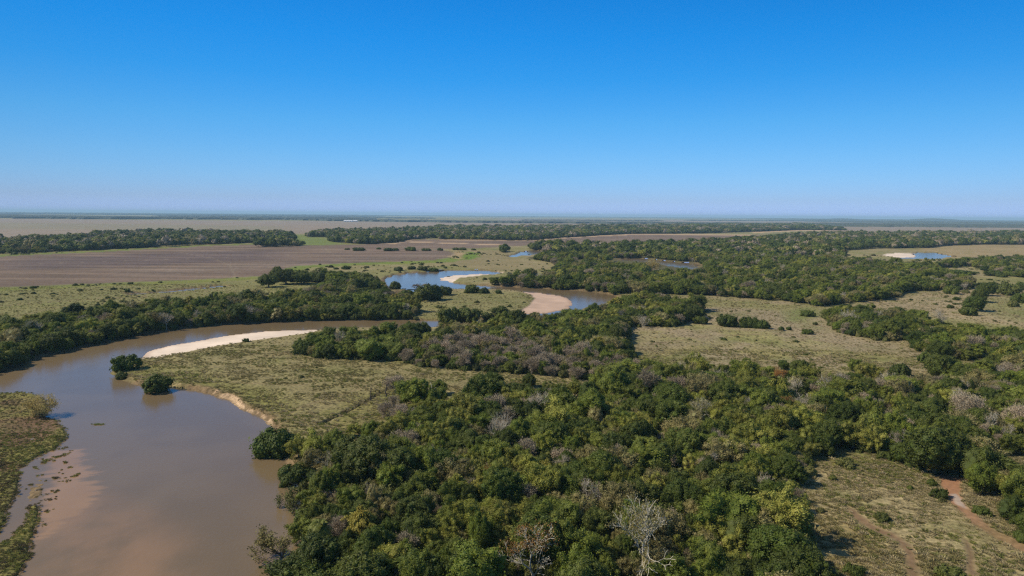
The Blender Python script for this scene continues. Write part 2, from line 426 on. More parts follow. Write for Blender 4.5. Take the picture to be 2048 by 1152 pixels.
# ---------------------------------------------------------------- the plain: one sheet, finer near the camera
DPX = np.concatenate([np.arange(2300, 1300, -25.0), np.arange(1300, 30, -1.8), np.arange(30, 2.6, -0.9)])
DIST = CAM_H * F_PX / DPX
TT = np.linspace(-1.12, 1.12, 1620)
GX = DIST[:, None] * TT[None, :]; GY = np.repeat(DIST[:, None], len(TT), 1)
gx, gy = GX.ravel(), GY.ravel()
wx, wy = warp(gx, gy)
wsd = {k: np.max([sdist(p, wx, wy, 40) for p in v], 0) for k, v in WP.items()}
allw = np.max(list(wsd.values()), 0)
msd = np.max([sdist(p, wx, wy, 40) for p in MP], 0)
ssd = np.max([sdist(p, wx * 0.5 + gx * 0.5, wy * 0.5 + gy * 0.5, 40) for p in SANDP], 0)
cut = sdist(world_poly(CUTBANK, 0.5), wx, wy, 10)

n_big = fbm(gx / 60, gy / 60, 1, 4); n_mid = fbm(gx / 11, gy / 11, 2, 4); n_fine = fbm(gx / 2.2, gy / 2.2, 3, 3)
land = LAND * smooth(-allw, 0.0, 3.0) + (n_mid - 0.5) * 0.5 * smooth(-allw, 4, 12) + (n_fine - 0.5) * 0.35 * smooth(-allw, 2, 6)
land = np.where(cut > 0, LAND * smooth(-allw, 0.0, 2.2) + (n_fine - 0.5) * 0.9, land)
sandz = 0.05 + np.clip(-allw, 0, 30) * 0.035 + (n_mid - 0.5) * 0.12
land = np.where(ssd > -1, land + (sandz - land) * smooth(ssd, -1.5, 0.5), land)
land = land - 1.6 * smooth(allw, 0.0, 2.5)
marsh = 0.27 + (n_mid - 0.47) * 0.9 + (n_fine - 0.5) * 0.5 - 0.32 * smooth(msd, 2.5, 0)
mud = sdist(world_poly([(60, 925), (100, 905), (128, 888), (120, 910), (104, 945), (100, 990), (85, 1060), (55, 1110), (20, 1140), (0, 1090), (45, 1010)]), wx, wy, 10)
inm = smooth(msd, -0.5, 1.5)
gz = np.where(msd > -1, land * (1 - inm) + marsh * inm, land)
gz = np.where((mud > -1) & (msd < 1), -0.9 * (1 - smooth(mud, -1, 1.5)) + smooth(mud, -1, 1.5) * (-0.14 + (n_mid - 0.5) * 0.35 + (n_fine - 0.5) * 0.75), gz)
# ---- colours of the soil and the turf (linear albedo)
tint = np.empty((len(gx), 3)); tex = np.zeros((len(gx), 3)); tex[:, 0] = 1
k = smooth(n_big * 0.6 + n_mid * 0.4, 0.38, 0.62)[:, None]
tint[:] = np.array((0.265, 0.228, 0.130)) * (1 - k) + np.array((0.200, 0.195, 0.080)) * k
cls = np.zeros(len(gx), np.int8)


def paint(poly_px, col, soft=3.0, amt=1.0, tx=None, c=None, z=LAND, wob=True, patch=None):
    p = world_poly(poly_px, z)
    s = sdist(p, wx if wob else gx, wy if wob else gy, soft * 2 + 2)
    m = smooth(s, -soft, soft) * amt
    if patch is not None:
        m = m * smooth(fbm(gx / patch, gy / patch, 31, 4), 0.40, 0.56)
    mm = m[:, None]
    tint[:] = tint * (1 - mm) + np.array(col) * mm
    if tx is not None:
        tex[:] = tex * (1 - mm) + np.array(tx) * mm
    if c is not None:
        cls[m > 0.5] = c


# broad meadows
paint([(-900, 700), (-900, 570), (0, 575), (300, 566), (545, 552), (800, 540), (1000, 528), (1100, 540), (780, 548), (700, 570), (300, 610), (0, 690)],
      (0.195, 0.190, 0.082), 12)
paint([(500, 492), (590, 468), (655, 474), (690, 488), (640, 494)], (0.150, 0.190, 0.050), 25, tx=(0.4, 0, 0))
paint([(880, 503), (1000, 500), (1020, 515), (1105, 537), (1000, 542), (860, 528), (915, 515)], (0.235, 0.200, 0.110), 10, tx=(0.7, 0, 0))
paint([(1500, 470), (1700, 462), (2800, 470), (2800, 478), (1640, 474)], (0.150, 0.160, 0.075), 60)
for p in STUBBLE:
    paint(p, (0.262, 0.205, 0.150), 60, tx=(0.25, 0.5, 0))
paint([(-900, 452), (0, 445), (560, 452), (560, 462), (0, 458), (-900, 470)], (0.235, 0.200, 0.120), 60, 0.8, tx=(0.2, 0.7, 0))
for p in FIELD:
    paint(p, (0.178, 0.122, 0.082), 8, tx=(0.15, 1, 0), c=1)
paint([(0, 520), (400, 503), (560, 500), (560, 520), (300, 530), (0, 540)], (0.120, 0.085, 0.072), 40, 0.8)
paint([(250, 540), (700, 515), (880, 505), (900, 512), (640, 530), (250, 556)], (0.190, 0.140, 0.100), 40, 0.6)
# green verges and dykes round the ploughed field
paint([(-900, 548), (0, 509), (200, 501), (420, 489.5), (560, 485), (560, 488), (420, 491.5), (200, 504), (0, 513), (-900, 556)], (0.150, 0.175, 0.040), 3)
paint([(-900, 616), (0, 575), (200, 567), (400, 559), (545, 551), (560, 555), (400, 565), (200, 573), (0, 582), (-900, 640)], (0.165, 0.185, 0.045), 4, 0.9)
paint([(548, 550), (590, 532), (700, 526), (860, 521), (925, 512), (935, 505), (950, 508), (952, 515), (900, 525), (700, 531), (620, 536), (585, 546)],
      (0.150, 0.195, 0.040), 5)
paint([(930, 512), (930, 505), (945, 504), (960, 509), (955, 517), (935, 520)], (0.130, 0.205, 0.030), 3)
paint([(900, 515), (915, 503), (930, 503), (928, 512), (920, 519)], (0.340, 0.260, 0.150), 3, 0.8)
# sandy farm roads beyond
for a in ([(770, 487), (800, 481), (830, 477), (836, 478), (812, 483), (790, 488)], [(820, 483), (1000, 489), (1000, 490.3), (820, 484.5)],
          [(880, 479), (1060, 480.5), (1130, 474), (1250, 468), (1500, 469), (1505, 471), (1255, 470), (1135, 476), (1062, 482.5), (880, 480.5)],
          [(1500, 464), (1600, 460), (1700, 461.5), (1705, 463), (1600, 462), (1510, 466)]):
    paint(a, (0.480, 0.340, 0.210), 4, 0.9, tx=(0, 0.2, 0), wob=False)
# the point bar inside the bend
paint([(228, 748), (283, 712), (400, 690), (600, 668), (590, 706), (850, 735), (1215, 762), (1215, 778), (930, 775), (790, 830), (700, 860), (548, 855), (345, 770)],
      (0.220, 0.195, 0.100), 5, tx=(1, 0, 0))
paint([(560, 850), (700, 790), (850, 775), (790, 830), (700, 860)], (0.175, 0.165, 0.060), 8, 0.8, patch=9)
paint([(228, 748), (265, 722), (345, 735), (450, 760), (600, 800), (560, 850), (345, 772)], (0.165, 0.165, 0.055), 8, 0.9)
paint([(820, 590), (905, 583), (1040, 584), (1075, 600), (1048, 625), (850, 640), (815, 615)], (0.210, 0.200, 0.092), 4)
# dry meadows to the right
paint([(1250, 655), (1330, 640), (1400, 612), (1560, 602), (1650, 615), (1690, 668), (1920, 720), (1780, 742), (1440, 735), (1270, 700)],
      (0.265, 0.222, 0.150), 8, 0.9)
paint([(1250, 655), (1330, 645), (1410, 640), (1660, 670), (1690, 690), (1500, 690), (1300, 680)], (0.245, 0.235, 0.100), 14, 0.9, patch=24)
paint([(1250, 600), (1420, 598), (1660, 615), (1650, 630), (1500, 618), (1380, 612)], (0.200, 0.190, 0.080), 8, 0.8)
paint([(1700, 610), (1850, 585), (1960, 575), (2300, 560), (2300, 650), (2048, 655), (1880, 636), (1740, 616)], (0.300, 0.248, 0.160), 10, 0.9)
paint([(1960, 600), (2048, 590), (2300, 600), (2300, 640), (2048, 645), (1960, 625)], (0.190, 0.195, 0.080), 12, 0.8)
paint([(1280, 700), (1400, 690), (1560, 695), (1750, 700), (1880, 725), (1700, 730), (1450, 728), (1320, 712)], (0.235, 0.215, 0.090), 10, 0.8, patch=16)
paint([(1570, 622), (1620, 615), (1650, 630), (1600, 645), (1575, 640)], (0.150, 0.180, 0.060), 6, 0.8)
paint([(1830, 498), (1900, 490), (2048, 486), (2500, 490), (2500, 520), (2048, 518), (1900, 517)], (0.300, 0.235, 0.135), 14, 0.9)
def line(pts, wd):
    """a thin strip along a pixel line, wd metres wide, as a world outline"""
    P = world_poly(pts, LAND); d = np.gradient(P, axis=0); d /= np.linalg.norm(d, axis=1)[:, None] + 1e-9
    nrm = np.stack([-d[:, 1], d[:, 0]], 1) * wd / 2
    return np.concatenate([P + nrm, (P - nrm)[::-1]])


def paint_line(pts, wd, col, amt=0.8, soft=0.5, tx=(0.4, 0, 0)):
    s = sdist(line(pts, wd), wx * 0.25 + gx * 0.75, wy * 0.25 + gy * 0.75, 6)
    m = (smooth(s, -soft, soft) * amt)[:, None]
    tint[:] = tint * (1 - m) + np.array(col) * m; tex[:] = tex * (1 - m) + np.array(tx) * m
    return s


DITCH = [(640, 848), (672, 832), (700, 818), (722, 806), (741, 797), (765, 782), (790, 772), (830, 764)]
PATHS = [([(345, 760), (450, 764), (560, 770), (680, 770), (770, 772)], 0.9), ([(600, 700), (520, 718), (420, 735), (350, 752)], 1.0), ([(560, 840), (600, 815), (680, 790), (740, 770), (880, 752)], 0.8),
         ([(1300, 690), (1420, 672), (1560, 668), (1700, 690), (1880, 728)], 1.6), ([(1700, 612), (1820, 604), (1960, 612), (2060, 640)], 1.8), ([(1010, 600), (930, 612), (860, 625)], 1.4),
         ([(0, 612), (200, 596), (400, 590), (560, 574)], 2.2), ([(0, 640), (150, 606), (330, 588), (480, 578)], 1.6)]
for p_, w_ in PATHS:
    paint_line(p_, w_, (0.200, 0.150, 0.095), 0.7, 0.6)
for p_, w_ in (([(0, 549), (200, 545), (420, 540), (620, 531), (900, 512)], 3.5), ([(0, 530), (300, 520), (640, 508), (800, 500)], 3.0), ([(350, 503), (420, 515), (460, 530), (470, 556)], 3.0), ([(640, 490), (660, 505), (700, 525)], 3.0),
               ([(-50, 560), (300, 549), (560, 540)], 2.0), ([(0, 470), (300, 466), (600, 464)], 8.0), ([(0, 452), (600, 449), (1000, 452)], 14.0), ([(900, 487), (1300, 479), (1480, 474)], 4.0)):
    paint_line(p_, w_, (0.250, 0.190, 0.125), 0.35, w_ * 0.3, tx=(0.2, 0.2, 0))
for p_, w_ in (([(60, 537), (260, 534), (360, 524), (420, 521)], 10.0), ([(430, 512), (560, 506), (700, 508)], 9.0), ([(100, 518), (240, 512), (330, 512)], 8.0), ([(520, 534), (640, 522), (720, 519)], 7.0)):
    paint_line(p_, w_, (0.115, 0.085, 0.075), 0.6, w_ * 0.5, tx=(0.2, 1, 0))
dsd = paint_line(DITCH, 1.6, (0.085, 0.070, 0.040), 0.9, 0.5)
gz = gz - 0.9 * smooth(dsd, -0.4, 0.8)
# the near clearing and its tracks
paint([(1600, 1300), (1630, 1110), (1592, 1005), (1655, 912), (1760, 928), (1940, 980), (2400, 1250)], (0.320, 0.275, 0.160), 4, tx=(1, 0, 0))
paint([(1650, 905), (1760, 925), (1860, 948), (1860, 970), (1740, 950), (1640, 935)], (0.180, 0.170, 0.050), 4, 0.9)
paint([(1640, 1020), (1760, 1060), (1860, 1200), (1640, 1200)], (0.230, 0.190, 0.090), 6, 0.8)
for p in RUT:
    paint(p, (0.185, 0.125, 0.080), 1.0, 0.95, tx=(0.3, 0, 0))
paint([(1985, 908), (2048, 903), (2300, 910), (2300, 962), (2048, 968), (2000, 945)], (0.160, 0.180, 0.060), 3)
for p in CLEARINGS[:1]:
    paint(p, (0.230, 0.240, 0.120), 2)
paint(TRACK[0], (0.330, 0.185, 0.115), 0.9, tx=(0.25, 0, 0), c=3)
paint([(1935, 1015), (1975, 1015), (2300, 1130), (2300, 1250), (1990, 1110), (1925, 1040)], (0.265, 0.195, 0.120), 3, 0.45, tx=(0.8, 0, 0))
paint([(1905, 992), (1918, 990), (1935, 1006), (1940, 1018), (1920, 1010)], (0.42, 0.36, 0.33), 0.5, 0.9)
# forest floor
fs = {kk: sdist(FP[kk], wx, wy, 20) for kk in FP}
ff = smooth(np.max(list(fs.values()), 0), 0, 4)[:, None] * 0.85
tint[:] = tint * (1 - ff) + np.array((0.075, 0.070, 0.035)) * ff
# muddy bank, river bed, marsh
bk = smooth(allw, -5.5, -1.0)[:, None] * smooth(-msd, 0, 2)[:, None]
tint[:] = tint * (1 - bk) + np.array((0.170, 0.125, 0.075)) * bk
cb = (smooth(cut, -0.5, 0.8) * smooth(n_mid * 0.5 + n_fine * 0.5, 0.47, 0.58) * smooth(-allw, 3.2, 1.8))[:, None]
tint[:] = tint * (1 - cb) + np.array((0.420, 0.310, 0.210)) * cb
mk = smooth(msd, -1.5, 1.0)[:, None]
mg = smooth(n_mid * 0.7 + n_big * 0.3 + 0.10 * smooth(msd, 10, 0), 0.42, 0.62)[:, None]
mc = np.array((0.150, 0.100, 0.065)) * (1 - mg) + np.array((0.170, 0.160, 0.055)) * mg
tint[:] = tint * (1 - mk) + mc * mk
mk = smooth(mud, -1.0, 1.0)[:, None] * (1 - mk); tint[:] = tint * (1 - mk) + np.array((0.200, 0.150, 0.090)) * mk
turf = (1 - np.clip(tex[:, 1:2] * 1.5, 0, 1)); tint[:] = tint * (1 - turf) + tint * np.array((1.03, 0.95, 0.80)) * turf
sk = smooth(ssd, -1.2, 1.0)[:, None]
damp = smooth(-allw, 4, 0)[:, None]
sc_ = np.array((0.700, 0.560, 0.420)) * (1 - damp * 0.5) + np.array((0.36, 0.22, 0.14)) * damp * 0.5
s2_ = smooth(sdist(SANDP[1], wx, wy, 20), -12, -2)[:, None]
sc_ = sc_ * (1 - s2_) + (np.array((0.500, 0.345, 0.240)) * (1 - damp * 0.4) + np.array((0.30, 0.18, 0.11)) * damp * 0.4) * s2_
sc_ = sc_ * (0.86 + 0.28 * n_mid[:, None])
tint[:] = tint * (1 - sk) + sc_ * sk
tex[:] = tex * (1 - sk) + np.array((0.05, 0, 1)) * sk
cls[ssd > 0] = 2

nr, nc = GX.shape
idx = np.arange(nr * nc).reshape(nr, nc)
quads = np.stack([idx[:-1, :-1], idx[:-1, 1:], idx[1:, 1:], idx[1:, :-1]], -1).reshape(-1, 4)


def sub_mesh(name, q, z, mat, tnt, txt=None):
    u, inv = np.unique(q, return_inverse=True)
    v = np.stack([gx[u], gy[u], z[u] if isinstance(z, np.ndarray) else np.full(len(u), z)], -1)
    me = mk_mesh(name, v, [inv.reshape(-1, 4)], [mat], smooth_f=True)
    for nm, a in (('tint', tnt), ('texture', txt)):
        if a is None:
            continue
        at = me.color_attributes.new(nm, 'FLOAT_COLOR', 'POINT')
        at.data.foreach_set('color', np.concatenate([a[u], np.ones((len(u), 1))], 1).astype(np.float32).ravel())
    return me


qc = cls[quads[:, 0]]
deep = allw[quads[:, 0]] > 8
shallow_keep = (msd[quads[:, 0]] > -4) | (mud[quads[:, 0]] > -4)
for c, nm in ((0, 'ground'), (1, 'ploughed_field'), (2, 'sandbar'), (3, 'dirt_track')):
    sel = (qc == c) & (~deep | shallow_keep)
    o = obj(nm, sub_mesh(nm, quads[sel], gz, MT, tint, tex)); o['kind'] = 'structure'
# the plain goes on outside the detailed sheet
T1 = 1.12; Dn = DIST[0]; Df = DIST[-1]; B = 40000.0
vv = [(-Dn * T1, Dn, 0.9), (-Df * T1, Df, 0.9), (-B, Df, 0.9), (-B, -B, 0.9), (-Dn * T1, -B, 0.9),
      (Dn * T1, Dn, 0.9), (Df * T1, Df, 0.9), (B, Df, 0.9), (B, -B, 0.9), (Dn * T1, -B, 0.9)]
me = mk_mesh('outer_plain', vv, [np.array([[0, 1, 2, 3], ]), np.array([[6, 5, 8, 7]]), np.array([[0, 3, 4], [8, 5, 9]]), np.array([[5, 0, 4, 9]])], [MT])
at = me.color_attributes.new('tint', 'FLOAT_COLOR', 'POINT'); at.data.foreach_set('color', [0.15, 0.14, 0.07, 1] * 10)
at = me.color_attributes.new('texture', 'FLOAT_COLOR', 'POINT'); at.data.foreach_set('color', [0.5, 0, 0, 1] * 10)
o = obj('outer_ground', me); o['kind'] = 'structure'

# ---- water
wt_col = np.empty((len(gx), 3)); wt_col[:] = (0.165, 0.116, 0.060)
kk = smooth(fbm(gx / 30, gy / 30, 44, 4), 0.35, 0.65)[:, None]
wt_col[:] = wt_col * (0.93 + 0.14 * kk)
sh = smooth(sdist(world_poly(SHOAL2), wx, wy, 30), -8, 6)[:, None] * 0.8 * smooth(fbm(gx / 9, gy / 14, 9, 5), 0.10, 0.70)[:, None]
wt_col = wt_col * (1 - sh) + np.array((0.275, 0.165, 0.082)) * sh
s1 = sdist(world_poly(SHOAL), wx, wy, 20)
stream = fbm((gx + gy * 0.5) / 7, (gy - gx * 0.4) / 1.6, 12, 4)
sh = smooth(s1 + (stream - 0.5) * 7, -1.5, 1.5)[:, None] * 0.92
wt_col = wt_col * (1 - sh) + (np.array((0.300, 0.178, 0.082)) * (0.85 + 0.3 * n_mid[:, None])) * sh
edge = smooth(allw, 7, 0)[:, None] * 0.35
wt_col = wt_col * (1 - edge) + np.array((0.190, 0.135, 0.070)) * edge
for nm, s in wsd.items():
    s_ = np.maximum(s, msd) if nm == 'river' else s
    sel = s_[quads[:, 0]] > -3.5
    o = obj(nm, sub_mesh(nm, quads[sel], 0.0, MW, wt_col)); o['kind'] = 'structure'

# ================================================================ plants
def unit(v):
    return v / np.maximum(np.linalg.norm(v, axis=-1, keepdims=True), 1e-9)


def ico(sub=1):
    import bmesh
    bm = bmesh.new(); bmesh.ops.create_icosphere(bm, subdivisions=sub, radius=1.0)
    v = np.array([p.co[:] for p in bm.verts]); f = np.array([[q.index for q in t.verts] for t in bm.faces]); bm.free()
    return v, f


ICO_V, ICO_F = ico(2)


class Geo:
    """collects quads and triangles per material slot"""
    def __init__(s):
        s.v = []; s.q = []; s.n = 0

    def add(s, v, f, slot=0):
        s.v.append(np.asarray(v, float)); s.q.append((np.asarray(f) + s.n, slot)); s.n += len(v)

    def quads(s, q4, slot=0):
        n = len(q4); s.add(q4.reshape(-1, 3), np.arange(4 * n).reshape(n, 4), slot)

    def mesh(s, name, mats, only=None, smooth_f=False):
        qs = [(f, k) for f, k in s.q if only is None or k in only]
        V = np.concatenate(s.v); F = [f for f, k in qs]
        u = np.unique(np.concatenate([f.ravel() for f in F])); rm = np.full(len(V), -1); rm[u] = np.arange(len(u))
        ms = sorted({k for f, k in qs})
        return mk_mesh(name, V[u], [rm[f] for f in F], [mats[k] for k in ms], [ms.index(k) for f, k in qs], smooth_f)

    def tube(s, pts, rad, sides=5, slot=1):
        pts = np.asarray(pts, float); n = len(pts)
        t = unit(np.gradient(pts, axis=0)); up = np.array([0.0, 0, 1]); ref = np.where(np.abs(t[:, 2:3]) > 0.9, np.array([[1.0, 0, 0]]), up)
        a = unit(np.cross(t, ref)); b = np.cross(t, a)
        th = np.arange(sides) * 2 * np.pi / sides
        r = np.asarray(rad, float)[:, None, None]
        ring = pts[:, None] + r * (a[:, None] * np.cos(th)[None, :, None] + b[:, None] * np.sin(th)[None, :, None])
        i = np.arange(n - 1)[:, None] * sides; j = np.arange(sides)[None]; k = (j + 1) % sides
        f = np.stack([i + j, i + k, i + sides + k, i + sides + j], -1).reshape(-1, 4)
        s.add(ring.reshape(-1, 3), f, slot)


def leaf_quads(rng, P, Nn, size, asp=1.0):
    n = len(P); rv = unit(rng.normal(size=(n, 3))); a = unit(np.cross(Nn, rv)); b = np.cross(Nn, a)
    s = size * rng.uniform(0.6, 1.35, (n, 1)); a = a * s; b = b * s * asp
    k = rng.uniform(0.6, 1.0, (4, n, 1))
    return np.stack([P - a * k[0], P - b * k[1], P + a * k[2], P + b * k[3]], 1)


def warp3(v, ph, amp):
    """bends a crown out of round"""
    v = np.asarray(v, float); x, y, z = v[..., 0], v[..., 1], v[..., 2]
    a = np.sin(2.1 * x + ph[0]) * np.cos(1.7 * y + ph[1]) + 0.6 * np.sin(3.9 * y + ph[2] + 2 * z) + 0.5 * np.cos(4.3 * x - 3 * z + ph[3])
    b = np.cos(2.4 * y + ph[1]) + 0.6 * np.sin(4.1 * x + ph[2])
    s_ = 1 + amp * 0.35 * a
    return np.stack([x * s_ + amp * 0.12 * b, y * s_, z * (1 + amp * 0.12 * a)], -1)


def lobe_crown(g, rng, cz, a, c, nl, lr, nleaf, size, core=0.80, jit=0.55, up=0.25, bottom=-0.5, irr=0.18, slot=0):
    """cauliflower crown: lobes over an ellipsoid, leaf clumps over every lobe"""
    gold = np.pi * (3 - 5 ** 0.5); C = []; Rr = []
    ph = rng.uniform(0, 6.28, 4)
    for i in range(nl):
        z = 1 - (i + 0.5) / nl * (1 - bottom); t = i * gold + rng.normal() * 0.25
        rr = max(0.0, 1 - z * z) ** 0.5
        wob = 1 + irr * (math.sin(t * 2 + ph[0]) * 0.5 + math.sin(t * 3 + ph[1]) * 0.5) + rng.normal() * irr * 0.4
        r = lr * rng.uniform(0.5, 1.45)
        d = np.array([math.cos(t) * rr, math.sin(t) * rr, z])
        C.append(d * np.array([a - r * 0.8, a - r * 0.8, c - r * 0.6]) * wob); Rr.append(r)
    for i in range(max(2, nl // 5)):
        C.append(rng.normal(size=3) * np.array([a, a, c * 0.6]) * 0.28); Rr.append(lr * 1.5)
    C = np.array(C) + np.array([0, 0, cz]); Rr = np.array(Rr)
    wgt = Rr ** 2; wgt /= wgt.sum()
    li = rng.choice(len(C), int(nleaf * 1.7), p=wgt)
    d = rng.normal(size=(len(li), 3)); d[:, 2] += up; d = unit(d)
    P = C[li] + d * Rr[li, None] * rng.uniform(0.82, 1.12, (len(li), 1))
    keep = np.ones(len(P), bool)
    for c0, r0 in zip(C, Rr):
        keep &= np.linalg.norm(P - c0, axis=1) > r0 * 0.78
    P = P[keep][:nleaf]; d = d[keep][:nleaf]
    stray = rng.uniform(0, 1, len(P)) < 0.14      # loose sprays beyond the lobes
    P = P + d * (stray * rng.uniform(0.02, 0.16, len(P)) * a)[:, None]
    out = unit(P - np.array([0, 0, cz - c * 0.3]))
    Nn = unit(d * 0.75 + out * 0.25 + rng.normal(size=P.shape) * jit * 0.6)
    q4 = leaf_quads(rng, P, Nn, size, 0.75)
    g.quads(warp3(q4, ph, irr * 1.6), slot)
    if core:
        for c0, r0 in zip(C, Rr):
            v = ICO_V * r0 * core * (1 + rng.normal(size=(len(ICO_V), 1)) * 0.08) + c0
            g.add(warp3(v, ph, irr * 1.6), ICO_F, slot)
    return C, Rr


def grow(g, rng, p, d, L, r, lev, spread, tips, slot=1, minr=0.0, up=0.12, bend=0.18, kids=(2, 3), shrink=0.72):
    n = 5 if lev > 1 else 3
    pts = [p]; dd = d.copy()
    for i in range(n - 1):
        dd = unit(dd + rng.normal(size=3) * bend * 0.5 + np.array([0, 0, up * 0.4])); pts.append(pts[-1] + dd * L / (n - 1))
    r1 = max(r * 0.62, minr)
    g.tube(pts, np.linspace(r, r1, n), 5 if lev > 1 else 3, slot if lev > 1 else slot + 1)
    if lev == 0:
        tips.append((pts[-1], dd)); return
    nk = rng.integers(kids[0], kids[1] + 1)
    az0 = rng.uniform(0, 6.28)
    for k in range(nk):
        ax = unit(np.cross(dd, rng.normal(size=3)) if abs(dd[2]) < 0.2 else np.cross(dd, np.array([math.cos(az0 + k * 6.28 / nk), math.sin(az0 + k * 6.28 / nk), 0.1])))
        an = spread * rng.uniform(0.6, 1.25)
        nd = unit(dd * math.cos(an) + ax * math.sin(an))
        st = pts[-1] if k < 2 else pts[-2]
        grow(g, rng, st, nd, L * shrink * rng.uniform(0.8, 1.2), r1 * (0.8 if nk > 2 else 0.86), lev - 1, spread, tips, slot, minr, up, bend, kids, shrink)
    if lev >= 3:
        grow(g, rng, pts[2], unit(dd * 0.5 + unit(rng.normal(size=3)) * 0.8), L * 0.5, r1 * 0.5, max(lev - 2, 0), spread, tips, slot, minr, up, bend, kids, shrink)


def trunk_limbs(g, rng, top, spread, r=0.075, forks=4, slot=1):
    lean = rng.normal(size=2) * 0.08
    z0 = top * 0.5
    g.tube([(0, 0, -0.1), (lean[0] * 0.5, lean[1] * 0.5, z0 * 0.5), (lean[0], lean[1], z0)], [r * 1.3, r, r * 0.8], 6, slot)
    for k in range(forks):
        a = k * 6.28 / forks + rng.uniform(-0.4, 0.4); q = np.array([math.cos(a), math.sin(a), 0]) * spread * rng.uniform(0.5, 0.8)
        b0 = np.array([lean[0], lean[1], z0])
        g.tube([b0, b0 + q * 0.45 + np.array([0, 0, top * 0.2]), b0 + q + np.array([0, 0, top * 0.45])], [r * 0.6, r * 0.42, r * 0.2], 5, slot)


MATS = {}
VAR = {}        # kind code -> list of dicts(crown, trunk, joined, far)


def add_variant(code, g, mats, name_crown='crown', crown_slots=(0,), trunk_slots=(1, 2)):
    has = {k for f, k in g.q}
    ts = [k for k in trunk_slots if k in has]
    cs = [k for k in crown_slots if k in has]
    VAR.setdefault(code, []).append(dict(
        crown=g.mesh(name_crown, mats, cs) if cs else None,
        trunk=g.mesh('trunk', mats, ts) if ts else None,
        joined=g.mesh('forest_tree', mats)))


rng = np.random.default_rng(11)
NL = 12000
for i in range(5):       # dense dark domes
    g = Geo(); lobe_crown(g, rng, 0.98, 1.0, 0.80, 74 + 10 * i, 0.205, NL, 0.038, irr=0.16 + 0.04 * i, up=0.4, core=0.74, bottom=-0.8, jit=0.8)
    trunk_limbs(g, rng, 1.3, 0.8); add_variant('D', g, [M['D'], M['T'], M['T']])
for i in range(5):
    g = Geo(); lobe_crown(g, rng, 1.02, 0.97, 0.88, 58 + 7 * i, 0.215, NL, 0.038, irr=0.24 + 0.04 * i, up=0.3, core=0.72, bottom=-0.8, jit=0.85)
    trunk_limbs(g, rng, 1.3, 0.8); add_variant('M', g, [M['M'], M['T'], M['T']])
for i in range(5):       # bright, loose lobes with gaps
    g = Geo(); lobe_crown(g, rng, 1.08, 0.98, 0.90, 42 + 6 * i, 0.205, NL - 2500, 0.038, irr=0.36, up=0.3, core=0.66, bottom=-0.65, jit=0.85)
    trunk_limbs(g, rng, 1.35, 0.85); add_variant('Y', g, [M['Y'], M['T'], M['T']])
for i in range(4):
    g = Geo(); lobe_crown(g, rng, 1.05, 0.98, 0.82, 34 + 3 * i, 0.22, 6500, 0.036, irr=0.38, up=0.3, core=0.55, bottom=-0.6, jit=0.9)
    trunk_limbs(g, rng, 1.35, 0.85); add_variant('O', g, [M['O'], M['T'], M['T']])
for i in range(1):       # flooded willow: many stems, a wide thin yellowing dome
    g = Geo(); tips = []
    for s_ in range(7):
        d0 = unit(np.array([math.cos(s_ * 0.9) * 0.75, math.sin(s_ * 0.9) * 0.75, 0.8]))
        grow(g, rng, np.array([0, 0, -0.1]), d0, 0.42, 0.030, 4, 0.45, tips, up=0.10, minr=0.004)
    T = np.array([t[0] for t in tips]); n_ = 7000; P = T[rng.integers(0, len(T), n_)] + rng.normal(size=(n_, 3)) * 0.085; P = P[P[:, 2] > 0.1]
    g.quads(leaf_quads(rng, P, unit(rng.normal(size=P.shape) + np.array([0, 0, 0.6])), 0.024), 0)
    add_variant('W', g, [M['W'], M['T'], M['G']])
for code, nl_, mt in (('R', 2600, 'R'),):   # thin rusty top over pale limbs; flooded willow
    for i in range(2 if code == 'R' else 1):
        g = Geo(); tips = []
        grow(g, rng, np.array([0, 0, -0.1]), np.array([0.05, 0, 1.0]), 0.75, 0.06, 4, 0.5, tips, up=0.1)
        for c0, d0 in tips:
            pass
        T = np.array([t[0] for t in tips]); P = T[rng.integers(0, len(T), nl_)] + rng.normal(size=(nl_, 3)) * 0.09
        g.quads(leaf_quads(rng, P, unit(rng.normal(size=P.shape) + np.array([0, 0, 0.8])), 0.036), 0)
        add_variant(code, g, [M[mt], M['B'], M['G'] if code == 'W' else M['B']])
for i in range(4):       # leafless, white limbs
    g = Geo(); tips = []
    nst = 1 if i != 2 else 3
    for s_ in range(nst):
        d0 = unit(np.array([rng.normal() * 0.3 * (nst > 1), rng.normal() * 0.3 * (nst > 1), 1.0]))
        grow(g, rng, np.array([0, 0, -0.1]), d0, 0.62, 0.055 / nst ** 0.5, 6 if nst == 1 else 5, 0.46, tips, up=0.10, minr=0.0065, kids=(2, 3), shrink=0.74)
    T = np.array([t[0] for t in tips]); DD = np.array([t[1] for t in tips])
    ii = rng.integers(0, len(T), 1800)
    P = T[ii] + rng.normal(size=(1800, 3)) * 0.06; dirs = unit(DD[ii] + rng.normal(size=P.shape) * 0.5)
    sd = unit(np.cross(dirs, rng.normal(size=P.shape))) * 0.006; L_ = rng.uniform(0.05, 0.13, (1800, 1))
    g.quads(np.stack([P - sd, P + sd, P + dirs * L_ + sd * 0.4, P + dirs * L_ - sd * 0.4], 1), 0)
    add_variant('B', g, [M['G'], M['B'], M['B']], 'twigs')
